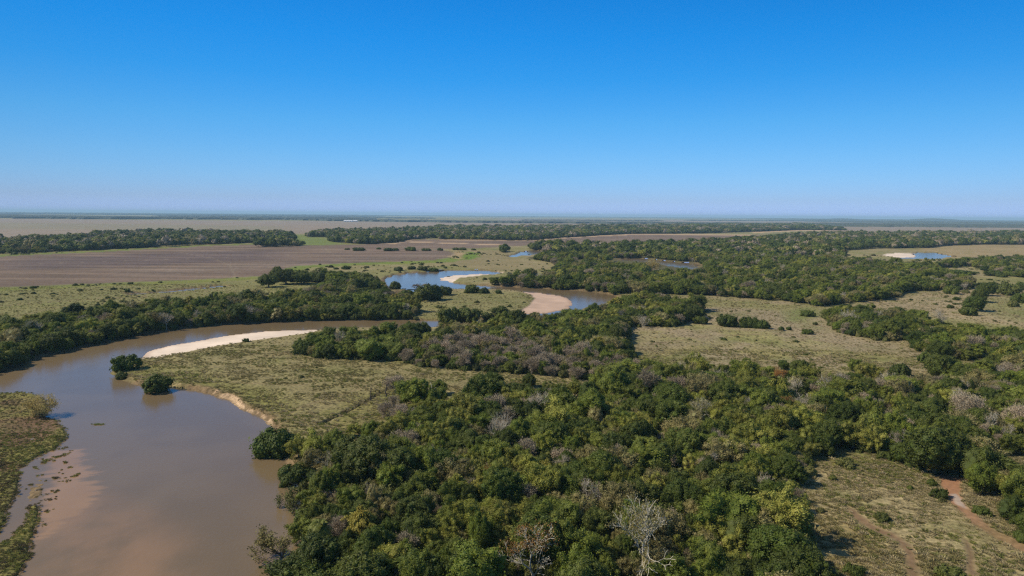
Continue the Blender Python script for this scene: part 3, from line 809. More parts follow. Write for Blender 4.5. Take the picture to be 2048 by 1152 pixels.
for i in range(2):       # half bare: white limbs and a thin olive veil
    g = Geo(); tips = []
    grow(g, rng, np.array([0, 0, -0.1]), np.array([0.0, 0, 1.0]), 0.62, 0.065, 6, 0.50, tips, up=0.08, minr=0.0065, kids=(2, 3), shrink=0.76)
    T = np.array([t[0] for t in tips]); n_ = 2300
    P = T[rng.integers(0, len(T), n_)] + rng.normal(size=(n_, 3)) * np.array([0.09, 0.09, 0.06])
    P = P[P[:, 2] > 1.15]
    g.quads(leaf_quads(rng, P, unit(rng.normal(size=P.shape) + np.array([0, 0, 0.8])), 0.030), 0)
    add_variant('V', g, [M['R'] if i == 0 else M['O'], M['B'], M['B']])
for i in range(4):       # grey-brown twiggy crowns
    g = Geo(); tips = []
    for s_ in range(3):
        d0 = unit(np.array([rng.normal() * 0.4, rng.normal() * 0.4, 1.0]))
        grow(g, rng, np.array([0, 0, -0.1]), d0, 0.55, 0.035, 4, 0.5, tips, up=0.12, minr=0.005)
    T = np.array([t[0] for t in tips]); n_ = 5200; ii = rng.integers(0, len(T), n_)
    P = T[ii] + rng.normal(size=(n_, 3)) * 0.10; dirs = unit(unit(P - np.array([0, 0, 0.6])) + rng.normal(size=P.shape) * 0.6)
    sd = unit(np.cross(dirs, rng.normal(size=P.shape))) * rng.uniform(0.006, 0.016, (n_, 1)); L_ = rng.uniform(0.05, 0.16, (n_, 1))
    g.quads(np.stack([P - sd, P + sd, P + dirs * L_ + sd * 0.3, P + dirs * L_ - sd * 0.3], 1), 0)
    add_variant('G', g, [M['G'], M['T'], M['G']], 'twigs')
for i in range(3):       # arching bamboo plumes
    g = Geo()
    for k in range(34):
        a = rng.uniform(0, 6.28); out = rng.uniform(0.25, 0.95); H = rng.uniform(1.5, 2.15) * (1.1 - out * 0.35)
        t = np.linspace(0, 1, 9); xy = out * t ** 2.2; z = H * (np.sin(t * 2.0) / math.sin(1.6)) * 0.92
        pts = np.stack([math.cos(a) * xy, math.sin(a) * xy, z], 1)
        g.tube(pts, np.linspace(0.014, 0.004, 9), 4, 1)
        n_ = 150; u = rng.uniform(0.35, 1, n_) ** 0.8 * 8; i0 = np.minimum(u.astype(int), 7); fr = (u - i0)[:, None]
        P = pts[i0] * (1 - fr) + pts[i0 + 1] * fr + rng.normal(size=(n_, 3)) * 0.045
        tg = unit(pts[i0 + 1] - pts[i0]); dirs = unit(tg * 0.6 + rng.normal(size=P.shape) * 0.45 + np.array([0, 0, -0.7]))
        sd = unit(np.cross(dirs, np.array([0, 0, 1.0]) + rng.normal(size=P.shape) * 0.5)) * 0.020; L_ = rng.uniform(0.10, 0.20, (n_, 1))
        g.quads(np.stack([P - sd * 0.4, P + dirs * L_ * 0.5 - sd, P + dirs * L_, P + dirs * L_ * 0.5 + sd], 1), 0)
    add_variant('K', g, [M['K'], M['K'], M['K']], 'leaves', (0,), (1,))
for i in range(2):       # palms
    g = Geo(); H = 1.9
    g.tube([(0, 0, -0.1), (0.03, 0.01, H * 0.5), (0.02, 0.05, H)], [0.07, 0.055, 0.05], 7, 1)
    for k in range(22):
        a = k * 2.4 + rng.normal() * 0.1; el = rng.uniform(-0.1, 1.15); Lf = rng.uniform(0.85, 1.1)
        t = np.linspace(0, 1, 8); ho = Lf * t * math.cos(el) * (1 - 0.1 * t); ve = Lf * (t * math.sin(el) - 0.75 * t ** 2.2)
        pts = np.stack([0.02 + math.cos(a) * ho, 0.05 + math.sin(a) * ho, H + ve], 1)
        g.tube(pts, np.linspace(0.014, 0.003, 8), 3, 0)
        for q in range(7):
            for f_ in (0.0, 0.33, 0.66):
                p0 = pts[q] * (1 - f_) + pts[q + 1] * f_; tg = unit(pts[q + 1] - pts[q]); side = unit(np.cross(tg, [0, 0, 1.0]))
                ll = 0.30 * math.sin(0.35 + 2.5 * (q + f_) / 7)
                for sg in (-1, 1):
                    e = p0 + side * sg * ll + tg * ll * 0.5 + np.array([0, 0, -0.35 * ll]); wv = tg * 0.022
                    g.quads(np.array([[p0 - wv, p0 + wv, e + wv * 0.4, e - wv * 0.4]]), 0)
    add_variant('P', g, [M['P'], M['T']], 'fronds', (0,), (1,))
for i in range(4):       # bushes with foliage down to the ground
    g = Geo(); lobe_crown(g, rng, 0.42, 1.0, 0.62, 26 + 3 * i, 0.27, 2800, 0.075, irr=0.25, up=0.5, bottom=-0.65)
    g.tube([(0, 0, -0.1), (0, 0, 0.5)], [0.05, 0.03], 5, 1); add_variant('S', g, [M['D'], M['T'], M['T']])
for i in range(3):
    g = Geo(); lobe_crown(g, rng, 0.42, 1.0, 0.62, 24 + 3 * i, 0.27, 2400, 0.08, irr=0.3, up=0.5, bottom=-0.65)
    g.tube([(0, 0, -0.1), (0, 0, 0.5)], [0.05, 0.03], 5, 1); add_variant('U', g, [M['S'], M['T'], M['T']])
# light versions for the far woods
for code, mt, nlob, irr in (('d', 'D', 20, 0.2), ('m', 'M', 16, 0.28), ('y', 'Y', 13, 0.34), ('o', 'O', 15, 0.3), ('g', 'G', 14, 0.35)):
    for i in range(3):
        g = Geo(); lobe_crown(g, rng, 1.12, 1.0, 0.78, nlob, 0.34, 1100, 0.115, irr=irr, up=0.4, core=0.8 if code != 'g' else 0.55, bottom=-0.75, jit=0.7)
        g.tube([(0, 0, -0.1), (0, 0, 0.9)], [0.07, 0.05], 4, 1)
        add_variant(code, g, [M[mt], M['T'], M['T']])
CZ = {'D': 1.0, 'M': 1.05, 'Y': 1.1, 'O': 1.08, 'R': 1.5, 'W': 0.75, 'B': 1.7, 'V': 1.6, 'G': 1.15, 'K': 1.3, 'P': 1.7, 'S': 0.5, 'U': 0.5}

# ---------------------------------------------------------------- trees read off the photograph: x, y of the crown, its width, its kind
TREES = """
560 880 76 S|586 940 56 S|596 893 38 Y|630 893 48 Y|666 889 45 M|653 912 44 V|620 920 40 O|668 943 28 O|724 915 100 D|794 927 82 D|709 858 26 Y|739 864 36 M|756 880 40 O
809 875 58 G|797 846 46 Y|777 862 42 Y|845 850 40 M|859 874 48 Y|884 866 40 Y|784 797 28 G|776 813 36 G|806 818 46 G|830 817 24 B|792 760 40 G|825 783 52 M|850 790 30 D
879 773 28 M|872 797 38 M|879 819 42 D|792 906 58 M|864 896 40 G|780 955 58 M|739 972 30 B|852 930 56 M|886 931 56 D|941 923 34 Y|996 909 58 M|876 950 36 K
917 968 54 K|962 972 50 K|940 990 34 K|1061 923 58 K|1095 931 44 K|979 945 36 R|1010 952 30 R|1006 979 74 D|1064 982 56 G|1078 952 22 G|1122 910 44 G|1174 966 62 B
719 1042 70 K|746 1062 56 K|787 1062 30 K|706 1068 40 K|640 1052 60 P|632 1082 34 P|606 1048 46 M|630 1112 54 O|600 1122 52 O|767 1116 62 Y|722 1136 46 M
690 1100 46 D|828 1021 74 D|842 1052 66 D|924 1031 58 Y|900 1054 50 Y|876 1004 44 G|975 1020 46 Y|956 1086 38 Y|987 1087 28 K|991 1122 54 G|1033 1128 24 G
1072 1072 118 V|1020 1002 46 D|1076 950 22 G|1107 960 46 M|1053 1018 36 Y|1114 1000 38 O|1109 1018 28 Y|1203 994 24 B|1160 1022 66 O|1226 976 44 M|1195 1047 58 D
1168 1102 76 M|1155 1140 70 M|1222 1104 34 Y|927 1020 44 Y|889 1046 50 M|897 1072 40 Y|985 1024 38 Y|1024 1040 36 Y|875 1104 48 M|918 1112 54 M|908 1140 74 D|1010 1143 42 Y
1423 918 56 B|1382 927 38 Y|1380 951 32 Y|1351 970 56 D|1417 945 56 D|1467 994 88 D|1439 1016 66 D|1395 1024 46 O|1515 934 56 M|1574 940 56 D|1504 950 46 Y|1592 982 38 G
1563 974 28 O|1548 996 64 D|1574 1024 48 M|1531 1033 62 D|1598 1050 30 Y|1290 1038 125 V|1240 1040 40 M|1421 1057 56 Y|1380 1068 30 Y|1356 1064 22 Y|1417 1088 50 O|1410 1120 68 M
1467 1092 52 Y|1465 1133 56 Y|1562 1098 116 D|1338 1090 32 Y|1246 1086 42 D|1318 1123 54 O|1253 1137 50 O|1343 1148 74 M|1395 1152 58 M|1604 1146 52 O|1520 1140 50 D
1307 978 46 Y|1237 962 54 Y|1242 996 48 D|1286 923 62 M|1329 914 56 D|1272 953 48 M|1336 758 26 B|1373 756 26 B|1359 732 30 B|1394 732 48 Y|1424 731 20 P|1446 746 28 M
1482 746 42 M|1499 738 30 M|1529 744 30 Y|1495 774 48 Y|1446 787 56 D|1308 741 34 G|1290 745 20 Y|1280 761 34 G|1268 742 20 G|1271 725 26 G|1346 792 64 D|1346 823 58 D
1293 817 44 D|1258 811 40 D|1228 809 36 G|1399 806 46 V|1258 792 46 M|1466 816 44 Y|1524 807 48 M|1230 834 34 D|1208 837 30 B|1391 844 48 O|1250 851 44 Y|1222 858 38 Y
1270 870 56 D|1324 877 34 G|1366 887 64 D|1393 880 20 Y|1424 867 48 M|1446 859 56 M|1474 867 44 Y|1479 841 44 Y|1515 834 40 D|1499 870 56 Y|1529 859 44 Y|1466 895 48 Y
1416 892 48 M|1293 900 48 M|1233 895 36 O|1568 729 20 D|1563 749 40 R|1537 751 34 M|1600 732 34 D|1620 751 34 Y|1596 755 30 M|1663 757 56 B|1706 761 36 D|1744 744 38 Y
1709 731 24 M|1797 742 40 S|1774 752 34 B|1812 759 38 G|1769 769 44 G|1802 782 48 O|1732 779 42 D|1766 786 38 M|1686 782 54 M|1633 799 30 Y|1666 797 42 G|1694 804 30 Y
1722 799 38 G|1759 799 28 B|1825 817 38 Y|1570 804 30 R|1537 807 44 M|1595 822 38 Y|1558 841 56 Y|1611 841 48 Y|1537 867 48 Y|1686 831 52 D|1653 867 56 D|1636 837 38 D
1734 834 40 R|1810 842 44 G|1799 869 38 B|1767 874 20 B|1752 852 56 M|1835 841 44 D|1708 870 48 Y|1744 880 44 Y|1620 875 40 Y|1620 897 34 Y|1882 735 50 D|1912 742 38 M
1874 758 38 G|1957 758 40 O|1929 771 32 B|1872 899 104 D|1929 870 56 D|2015 858 34 B|2007 879 34 G|1899 794 40 Y|1940 794 40 Y|2010 801 34 Y|1990 821 46 M|1957 837 54 D
1866 821 54 D|1920 841 48 O|2023 887 40 M|1965 738 46 M|2015 738 38 G|1966 955 56 M|2018 972 44 Y|2034 1018 46 D|1967 908 40 M|1900 1150 50 U|1488 907 40 M|1555 903 44 M
1590 895 40 D|1600 925 30 G|1108 872 60 D|1080 846 52 M|1040 862 50 M|1000 842 52 B|1012 880 48 D|962 850 44 M|925 840 46 Y|955 810 40 M|915 812 40 M|1000 785 46 M|1030 800 40 Y
985 765 40 D|1058 760 26 D|960 772 34 O|1070 800 44 M|1105 805 42 D|1135 802 30 R|1165 812 38 D|1190 800 36 G|1120 838 60 Y|1150 860 48 D|1188 838 40 O|1110 780 34 M|1150 775 36 Y
1200 765 34 M|1180 782 40 D|1060 830 46 D|1020 830 34 O|940 880 48 D|975 893 44 D|910 878 40 M|1150 905 40 D|1090 890 46 Y|1160 880 44 Y|1195 888 44 M|1205 925 42 O|830 985 50 M
800 1000 40 D|770 1012 38 O|860 975 40 D|700 995 48 M|660 975 40 G|690 960 36 D|720 1010 34 D|670 1025 34 Y|640 1000 36 Y|640 965 34 D|1290 985 40 D|1340 1010 50 D|1300 870 34 Y
1233 667 36 D|1197 683 42 K|1287 634 24 B|1313 692 10 P|252 727 44 S|243 745 24 S|310 762 50 S|1305 528 42 W|80 799 66 W
901 628 44 S|937 627 44 S|976 628 24 S|1003 621 32 S|853 586 52 S|890 582 28 S|812 589 28 S|791 571 24 S|942 579 26 S|966 582 18 S|998 584 12 S|832 567 16 G|849 569 14 G
1615 663 18 S|1454 642 36 S|1496 645 34 S|1520 648 30 S|1563 657 12 S|1577 657 10 S|1616 627 22 S|1630 647 10 U|1912 597 12 S|1900 613 12 S|1905 581 26 S|1936 623 26 S
1950 606 34 D|1960 590 28 D|1970 578 28 D|1987 572 26 S|1963 570 14 S|2018 579 42 U|2039 598 28 S|2042 572 20 S|1915 546 34 S|1940 546 24 S|1987 547 36 S|2005 551 24 S|2027 608 20 U|1850 716 30 S|1400 640 26 S
255 581 9 S|537 560 32 D|571 553 38 D|602 553 36 D|646 537 12 S|691 535 24 S|733 534 12 S|822 536 20 S|797 538 24 S|845 537 24 S|868 537 26 S|672 537 12 S
695 498 12 S|717 498 26 S|757 497 12 S|775 499 22 S|790 499 18 S|822 498 26 S|852 499 20 S|880 499 16 S|912 498 16 S|925 498 18 S|947 499 12 S
1820 974 12 S|1878 987 28 S|1964 1022 26 S|1763 1034 26 U|1710 1140 34 S|1864 965 20 S|1885 1000 14 U|1640 1020 16 U|492 680 12 S|1690 925 30 U|1620 945 26 U|1665 955 16 U
"""
ROW = []
for t_ in TREES.replace('\n', '|').split('|'):
    if t_.strip():
        a_, b_, c_, d_ = t_.split(); ROW.append((float(a_), float(b_), float(c_), d_))
KIND = {'D': 'broadleaf_tree', 'M': 'broadleaf_tree', 'Y': 'broadleaf_tree', 'O': 'broadleaf_tree', 'R': 'broadleaf_tree',
        'W': 'willow_tree', 'B': 'bare_tree', 'V': 'half_bare_tree', 'G': 'leafless_tree', 'K': 'bamboo_clump', 'P': 'palm_tree', 'S': 'shrub', 'U': 'shrub'}
CATG = {'broadleaf_tree': 'tree', 'willow_tree': 'willow', 'bare_tree': 'bare tree', 'half_bare_tree': 'tree', 'leafless_tree': 'bare tree',
        'bamboo_clump': 'bamboo', 'palm_tree': 'palm', 'shrub': 'shrub'}
GRP = {'broadleaf_tree': 'leafy trees of the riverside forest', 'bare_tree': 'white limbed leafless trees', 'half_bare_tree': 'thinly leaved pale limbed trees',
       'leafless_tree': 'grey brown twiggy trees', 'bamboo_clump': 'yellow green bamboo clumps', 'palm_tree': 'palms along the river forest',
       'shrub': 'bushes on the flood plain', 'willow_tree': 'yellowing willows in the water'}

PLACED = []      # (x, y, z, r, zscale, kind code, variant, px, py, w)
rs = random.Random(5)
for (px, py, wd, code) in ROW:
    hc = 3.0
    for _ in range(8):
        x, y = unproj(px, py, hc + LAND); x = float(x); y = float(y)
        _, _, dep = proj(np.array(x), np.array(y), np.array(hc + LAND))
        r = 0.5 * wd * float(dep) / F_PX * (1.06 if y < 600 else 0.85)
        zs = 1.0
        if code in 'SU' and y > 600:
            zs = 0.62
        if code in 'DMYO' and r > 4.5:
            zs = 4.5 / r * 0.5 + 0.5
        hc = CZ[code] * r * zs
    PLACED.append([x, y, r, zs, code, px, py, wd])
EXPL = np.array([(p[0], p[1], p[2]) for p in PLACED])

# ---------------------------------------------------------------- fill the woods between them
rg = np.random.default_rng(3)


def scatter(D0, D1, s, keys, rr, tmax=0.95, margin=-0.5):
    xs = np.arange(-D1 * tmax, D1 * tmax, s); ys = np.arange(D0, D1, s * 0.9)
    X, Y = np.meshgrid(xs, ys); X = X + rg.uniform(-0.42, 0.42, X.shape) * s; Y = Y + rg.uniform(-0.42, 0.42, Y.shape) * s
    X[::2] += s / 2
    m = (np.abs(X) < Y * tmax + 12) & (Y >= D0) & (Y < D1); X = X[m]; Y = Y[m]
    rad = rr * np.exp(rg.normal(0, 0.27, X.shape)).clip(0.55, 1.75)
    best = np.full(X.shape, -1e9)
    wx_, wy_ = warp(X, Y)
    for k_ in keys:
        best = np.maximum(best, sdist(FP[k_], wx_, wy_, 60))
    keep = best > rad * 0.35 + margin
    for c_ in CLP:
        keep &= sdist(c_, wx_, wy_, 60) < -rad * 0.4
    for k_, ps in WP.items():
        for p_ in ps:
            keep &= sdist(p_, wx_, wy_, 30) < -0.3
    if D0 >= 400:
        keep &= (fbm(X / 55, Y / 90, 207, 4) > 0.36) | (best < 14)
    return X[keep], Y[keep], rad[keep], best[keep]


allk = list(FP)
Z1 = scatter(60, 420, 4.5, allk, 2.95)
Z2 = scatter(420, 1000, 5.6, allk, 3.5)
Z3 = scatter(1000, 2500, 8.0, allk, 5.0, tmax=0.85)
Z4 = scatter(2500, 6500, 17.0, allk, 10.0, tmax=0.82)


def pick(X, Y, grey=0.0):
    """kinds drift from grove to grove"""
    n = len(X); a = fbm(X / 28, Y / 28, 71, 3); b = fbm(X / 45, Y / 45, 72, 3); u = rg.uniform(0, 1, n)
    pY = 0.06 + 1.2 * np.clip(a - 0.50, 0, 1); pD = 0.28 + 1.3 * np.clip(0.52 - a, 0, 1)
    pG = 0.055 + grey + 1.2 * np.clip(b - 0.56, 0, 1); pO = 0.16 + 0 * a; pM = 0.42 + 0 * a; pB = 0.045 + 0 * a; pR = 0.0 + 0 * a; pK = 0.02 + 0.0 * a
    P = np.stack([pY, pD, pG, pO, pM, pB, pR, pK], 1); P /= P.sum(1, keepdims=True); c = P.cumsum(1)
    return np.array(list('YDGOMBRK'))[(u[:, None] > c).sum(1).clip(0, 7)]


# gaps in the near wood: as many as bring the leafy trees to about 300 stand as trees of their own, the rest joins the forest
X, Y, RD, _ = Z1
near_ok = np.ones(len(X), bool)
for ex, ey, er in EXPL:
    near_ok &= np.hypot(X - ex, Y - ey) > 0.60 * (er + RD)
for p_ in PLACED:            # low growth only in front of the white limbed trees
    if p_[4] in 'BV':
        near_ok &= np.hypot(X - p_[0], Y - (p_[1] - 0.9 * p_[2])) > 0.95 * p_[2] + 0.6 * RD
X, Y, RD = X[near_ok], Y[near_ok], RD[near_ok]
CODE = pick(X, Y)
# the brown thicket along the lower edge of the middle wood, greyer than the rest
gp_ = sdist(world_poly([(800, 735), (850, 690), (1010, 680), (1240, 730), (1240, 775), (1100, 765), (900, 745)], LAND), X, Y, 20) > 0
CODE = np.where(gp_ & (rg.uniform(0, 1, len(X)) < 0.78), 'G', CODE)
pxs, pys, dep = proj(X, Y, np.full(len(X), 1.25) * RD + LAND)
onscreen = (pxs > -10) & (pxs < 2058) & (pys < 1160)
size_px = np.where(onscreen, RD / dep, 0)
order = np.argsort(-size_px)
n_leafy = sum(1 for p in PLACED if p[4] in 'DMYOR')
rest = []
quota = {'broadleaf_tree': max(0, 300 - n_leafy), 'leafless_tree': 35, 'bare_tree': 22, 'bamboo_clump': 10}
for i in order:
    k_ = KIND[CODE[i]]
    if quota.get(k_, 0) > 0 and size_px[i] > 0:
        quota[k_] -= 1
        PLACED.append([float(X[i]), float(Y[i]), float(RD[i]), 1.0, str(CODE[i]), float(pxs[i]), float(pys[i]), float(2 * RD[i] / dep[i] * F_PX)])
    else:
        rest.append(i)

# ---------------------------------------------------------------- instancing for what nobody could count
HIDDEN = {}


def source_collection(name, meshes):
    c = bpy.data.collections.new(name)
    for i, me in enumerate(meshes):
        o = bpy.data.objects.new('%s_%03d' % (name, i), me); c.objects.link(o)
    return c


def stuff_cloud(name, label, coll, P, idx_, scale, rotz, zs=None):
    n = len(P)
    me = bpy.data.meshes.new(name); me.vertices.add(n); me.vertices.foreach_set('co', np.asarray(P, np.float32).ravel())
    for nm, arr, ty in (('pick', idx_, 'INT'), ('rotz', rotz, 'FLOAT')):
        a = me.attributes.new(nm, ty, 'POINT'); a.data.foreach_set('value', np.asarray(arr, np.int32 if ty == 'INT' else np.float32))
    a = me.attributes.new('size', 'FLOAT_VECTOR', 'POINT')
    zz = scale if zs is None else scale * zs
    a.data.foreach_set('vector', np.stack([scale, scale, zz], 1).astype(np.float32).ravel())
    o = obj(name, me); o['kind'] = 'stuff'; o['label'] = label
    ng = bpy.data.node_groups.new(name, 'GeometryNodeTree')
    ng.interface.new_socket('Geometry', in_out='INPUT', socket_type='NodeSocketGeometry')
    ng.interface.new_socket('Geometry', in_out='OUTPUT', socket_type='NodeSocketGeometry')
    gi = ng.nodes.new('NodeGroupInput'); go = ng.nodes.new('NodeGroupOutput')
    ci = ng.nodes.new('GeometryNodeCollectionInfo'); ci.inputs['Collection'].default_value = coll
    ci.inputs['Separate Children'].default_value = True; ci.inputs['Reset Children'].default_value = True
    ip = ng.nodes.new('GeometryNodeInstanceOnPoints'); ip.inputs['Pick Instance'].default_value = True

    def attr(nm, ty):
        a_ = ng.nodes.new('GeometryNodeInputNamedAttribute'); a_.data_type = ty; a_.inputs['Name'].default_value = nm
        return next(s_ for s_ in a_.outputs if s_.enabled and s_.name == 'Attribute')
    cb_ = ng.nodes.new('ShaderNodeCombineXYZ')
    ng.links.new(attr('rotz', 'FLOAT'), cb_.inputs[2])
    ng.links.new(gi.outputs[0], ip.inputs['Points']); ng.links.new(ci.outputs[0], ip.inputs['Instance'])
    ng.links.new(attr('pick', 'INT'), ip.inputs['Instance Index'])
    ng.links.new(cb_.outputs[0], ip.inputs['Rotation']); ng.links.new(attr('size', 'FLOAT_VECTOR'), ip.inputs['Scale'])
    ng.links.new(ip.outputs[0], go.inputs[0])
    md = o.modifiers.new('scatter', 'NODES'); md.node_group = ng
    return o


src, OFF = [], {}
for c_ in 'DMYORBGKSUdmyog':
    OFF[c_] = (len(src), len(VAR[c_])); src += [v['joined'] for v in VAR[c_]]
forest_src = source_collection('forest_tree', src)


def ground_z(x, y):
    a = np.max([v for v in water_sd(x, y).values()], 0)
    return LAND * smooth(-a, 0.0, 3.0) - 0.15


def cloud_from(parts):
    """parts: list of (x, y, r, codes, zscale)"""
    P, I, S, Z = [], [], [], []
    for x, y, r, cd, zc in parts:
        if len(x) == 0:
            continue
        P.append(np.stack([x, y, ground_z(x, y)], 1)); S.append(r); Z.append(zc)
        off = np.array([OFF[c][0] for c in cd]); cnt = np.array([OFF[c][1] for c in cd])
        I.append(off + (rg.uniform(0, 1, len(x)) * cnt).astype(int))
    P = np.concatenate(P)
    return P, np.concatenate(I), np.concatenate(S), rg.uniform(0, 6.28, len(P)), np.concatenate(Z)


rest = np.array(rest, int)
parts = [(X[rest], Y[rest], RD[rest], CODE[rest], rg.uniform(0.72, 1.02, len(rest)))]
for ZZ, lod, zr in ((Z2, False, (0.72, 1.02)), (Z3, True, (0.75, 1.05)), (Z4, True, (0.45, 0.65))):
    x, y, r, b_ = ZZ
    cd = pick(x, y, 0.02 if lod else 0.08)
    if lod:
        cd = np.array([{'B': 'g', 'R': 'o', 'K': 'y', 'G': 'g'}.get(c, c.lower()) for c in cd])
        # the far woods read darker: fewer bright crowns
        swap = (cd == 'y') & (rg.uniform(0, 1, len(cd)) < 0.8); cd = np.where(swap, 'm', cd); swap = (cd == 'm') & (rg.uniform(0, 1, len(cd)) < 0.45); cd = np.where(swap, 'd', cd)
    keep = np.ones(len(x), bool)
    for ex, ey, er in EXPL[EXPL[:, 1] > 400]:
        keep &= np.hypot(x - ex, y - ey) > 0.7 * (er + r)
    parts.append((x[keep], y[keep], r[keep], cd[keep], rg.uniform(*zr, keep.sum())))
Pf, If, Sf, Rf, Zf = cloud_from(parts)
print('forest instances', len(Pf))
stuff_cloud('forest_trees_beyond_count', 'woods of the flood plain', forest_src, Pf, If, Sf, Rf, Zf).name = 'forest'

# undergrowth: low bushes closing the floor of the nearer woods
xu, yu, ru, bu = scatter(80, 420, 3.4, allk, 1.5, margin=-1.0)
cd = np.where(rg.uniform(0, 1, len(xu)) < 0.55, 'U', 'S')
x2, y2, r2, b2 = scatter(80, 460, 3.7, allk, 1.35, margin=1.2); c2 = pick(x2, y2)
c2 = np.where(np.isin(c2, list('BRK')), 'O', c2)
for p_ in PLACED:
    if p_[4] in 'BV' and p_[1] < 460:
        ok_ = np.hypot(x2 - p_[0], y2 - (p_[1] - 0.8 * p_[2])) > 1.0 * p_[2]; x2, y2, r2, c2 = x2[ok_], y2[ok_], r2[ok_], c2[ok_]
Pu, Iu, Su, Ru, Zu = cloud_from([(xu, yu, ru, cd, rg.uniform(0.8, 1.5, len(xu))), (x2, y2, r2, c2, rg.uniform(1.0, 1.7, len(x2)))])
stuff_cloud('undergrowth', 'low bushes on the forest floor', forest_src, Pu, Iu, Su, Ru, Zu)

# scrub and weeds dotted over the open land
xs_ = rg.uniform(-850, 850, 26000); ys_ = rg.uniform(130, 1100, 26000); rs_ = 0.55 * np.exp(rg.normal(0, 0.45, 26000))
k_ = (np.abs(xs_) < ys_ * 0.85) & (fbm(xs_ / 30, ys_ / 30, 301, 4) + 0.25 * rg.uniform(0, 1, 26000) > 0.74)
wx_, wy_ = warp(xs_, ys_)
k_ &= np.max([sdist(FP[q_], wx_, wy_, 30) for q_ in FP], 0) < 1
k_ &= np.max([v_ for v_ in water_sd(xs_, ys_).values()], 0) < -3
k_ &= np.max([sdist(p_, wx_, wy_, 30) for p_ in SANDP + MP + [world_poly(f_, LAND) for f_ in FIELD + TRACK + RUT]], 0) < -2
xs_, ys_, rs_ = xs_[k_], ys_[k_], rs_[k_] * np.clip(ys_[k_] / 300, 0.7, 2.0)
cd = np.where(rg.uniform(0, 1, len(xs_)) < 0.75, 'U', 'S')
print('scrub', len(xs_))
stuff_cloud('scrub', 'low scrub dotted over the meadows', forest_src, *cloud_from([(xs_, ys_, rs_, cd, rg.uniform(0.6, 0.9, len(xs_)))]))

# ---------------------------------------------------------------- the trees as things of their own
GLOSS = {'D': ('dense dark green', 'domed'), 'M': ('mid green', 'leafy'), 'Y': ('bright yellow green', 'lobed'), 'O': ('dull olive', 'thin crowned'),
         'R': ('rusty orange brown', 'thin'), 'W': ('yellowing', 'half bare'), 'B': ('white limbed', 'bare'), 'V': ('pale limbed', 'thin'),
         'G': ('grey brown', 'leafless'), 'K': ('golden green', 'arching'), 'P': ('green', 'feathery'), 'S': ('dark green', 'rounded'), 'U': ('olive green', 'low')}
NOUN = {'broadleaf_tree': 'tree', 'willow_tree': 'willow', 'bare_tree': 'tree', 'half_bare_tree': 'tree', 'leafless_tree': 'tree', 'bamboo_clump': 'bamboo',
        'palm_tree': 'palm', 'shrub': 'bush'}
REGION = [('near', 'in the near wood'), ('middle', 'inside the bend'), ('left_bank', 'on the far bank'), ('right_wood', 'between dry meadows'),
          ('peninsula', 'beyond the bend'), ('left_clump', 'by the ploughed field')]
SPECIAL = {(560, 880): 'spreading dark green tree overhanging the river just below the eroded sandy bank',
           (586, 940): 'dark rounded tree over the water, next below the one at the sandy bank',
           (1174, 966): 'tall bare tree with a fan of white limbs in the near wood',
           (1072, 1072): 'big forked white trunked tree with rusty green crown at the lower edge',
           (1290, 1038): 'wide thin crowned tree showing many spreading white limbs in the near wood',
           (1562, 1098): 'largest dense green domed tree, standing at the edge of the rutted clearing',
           (1872, 899): 'broad flat domed dark tree behind the head of the red dirt track',
           (80, 799): 'yellowing half bare willow standing in the river beside the marsh',
           (1305, 528): 'orange brown willow beside the small oxbow water',
           (252, 727): 'larger dark bush at the river tip of the sandbar meadow',
           (243, 745): 'small dark bush between the larger one and the water at the meadow tip',
           (310, 762): 'dark round bush over the water where the eroded bank begins',
           (640, 1052): 'palm with drooping yellowed fronds at the river edge',
           (632, 1082): 'small bright green palm below the drooping one at the river edge',
           (1421, 1057): 'bright yellow green cauliflower crowned tree amid dark ones near the clearing',
           (1423, 918): 'bare tree whose fan of pinkish white twigs tops the dark canopy',
           (1135, 802): 'small tree with a rust red crown among green ones',
           (1797, 742): 'lone flat topped dark bush at the edge of the dry meadow',
           (1233, 667): 'tall dark tree casting its shadow on the meadow inside the bend',
           (1313, 692): 'lone small palm at the edge of the dry meadow',
           (1424, 731): 'palm with hanging fronds above the wood edge by the dry meadow',
           (492, 680): 'tiny bush alone beside the long pale sandbar',
           (719, 1042): 'largest golden plumed bamboo by the river, topmost of its three neighbours',
           (1663, 757): 'wide bare tree of white branches standing along the dry meadow edge'}
LANDMARKS = [(1174, 966, 'the fan shaped white bare tree'), (1072, 1072, 'the forked white trunked tree'), (1290, 1038, 'the wide white limbed tree'),
             (1562, 1098, 'the largest green dome'), (1872, 899, 'the dome behind the dirt track'), (555, 878, 'the tree overhanging the river'),
             (1423, 918, 'the pinkish white twig fan'), (719, 1042, 'the largest golden bamboo'), (640, 1052, 'the drooping riverside palm'),
             (1663, 757, 'the wide bare tree by the dry meadow'), (1421, 1057, 'the yellow green cauliflower crown'), (784, 797, 'the brown thicket by the ditch'),
             (1350, 854, 'the pale reed gap'), (1233, 667, 'the tall dark tree by the bend'), (1135, 802, 'the rust red crown'), (724, 915, 'the big dark riverside dome'),
             (1797, 742, 'the lone flat topped bush')]
ONES = 'zero one two three four five six seven eight nine ten eleven twelve thirteen fourteen fifteen sixteen seventeen eighteen nineteen'.split()
TENS = 'x x twenty thirty forty fifty sixty seventy eighty ninety'.split()


def in_words(v, how=1):
    n = max(0, min(99, int(v))); t = ONES[n] if n < 20 else TENS[n // 10] + ('-' + ONES[n % 10] if n % 10 else '')
    if how == 2:
        t += '-and-a-half' if v - int(v) >= 0.5 else ''
    if how == 3:
        t += '-point-' + ONES[int((v - int(v)) * 10)]
    return t


used_labels = {}


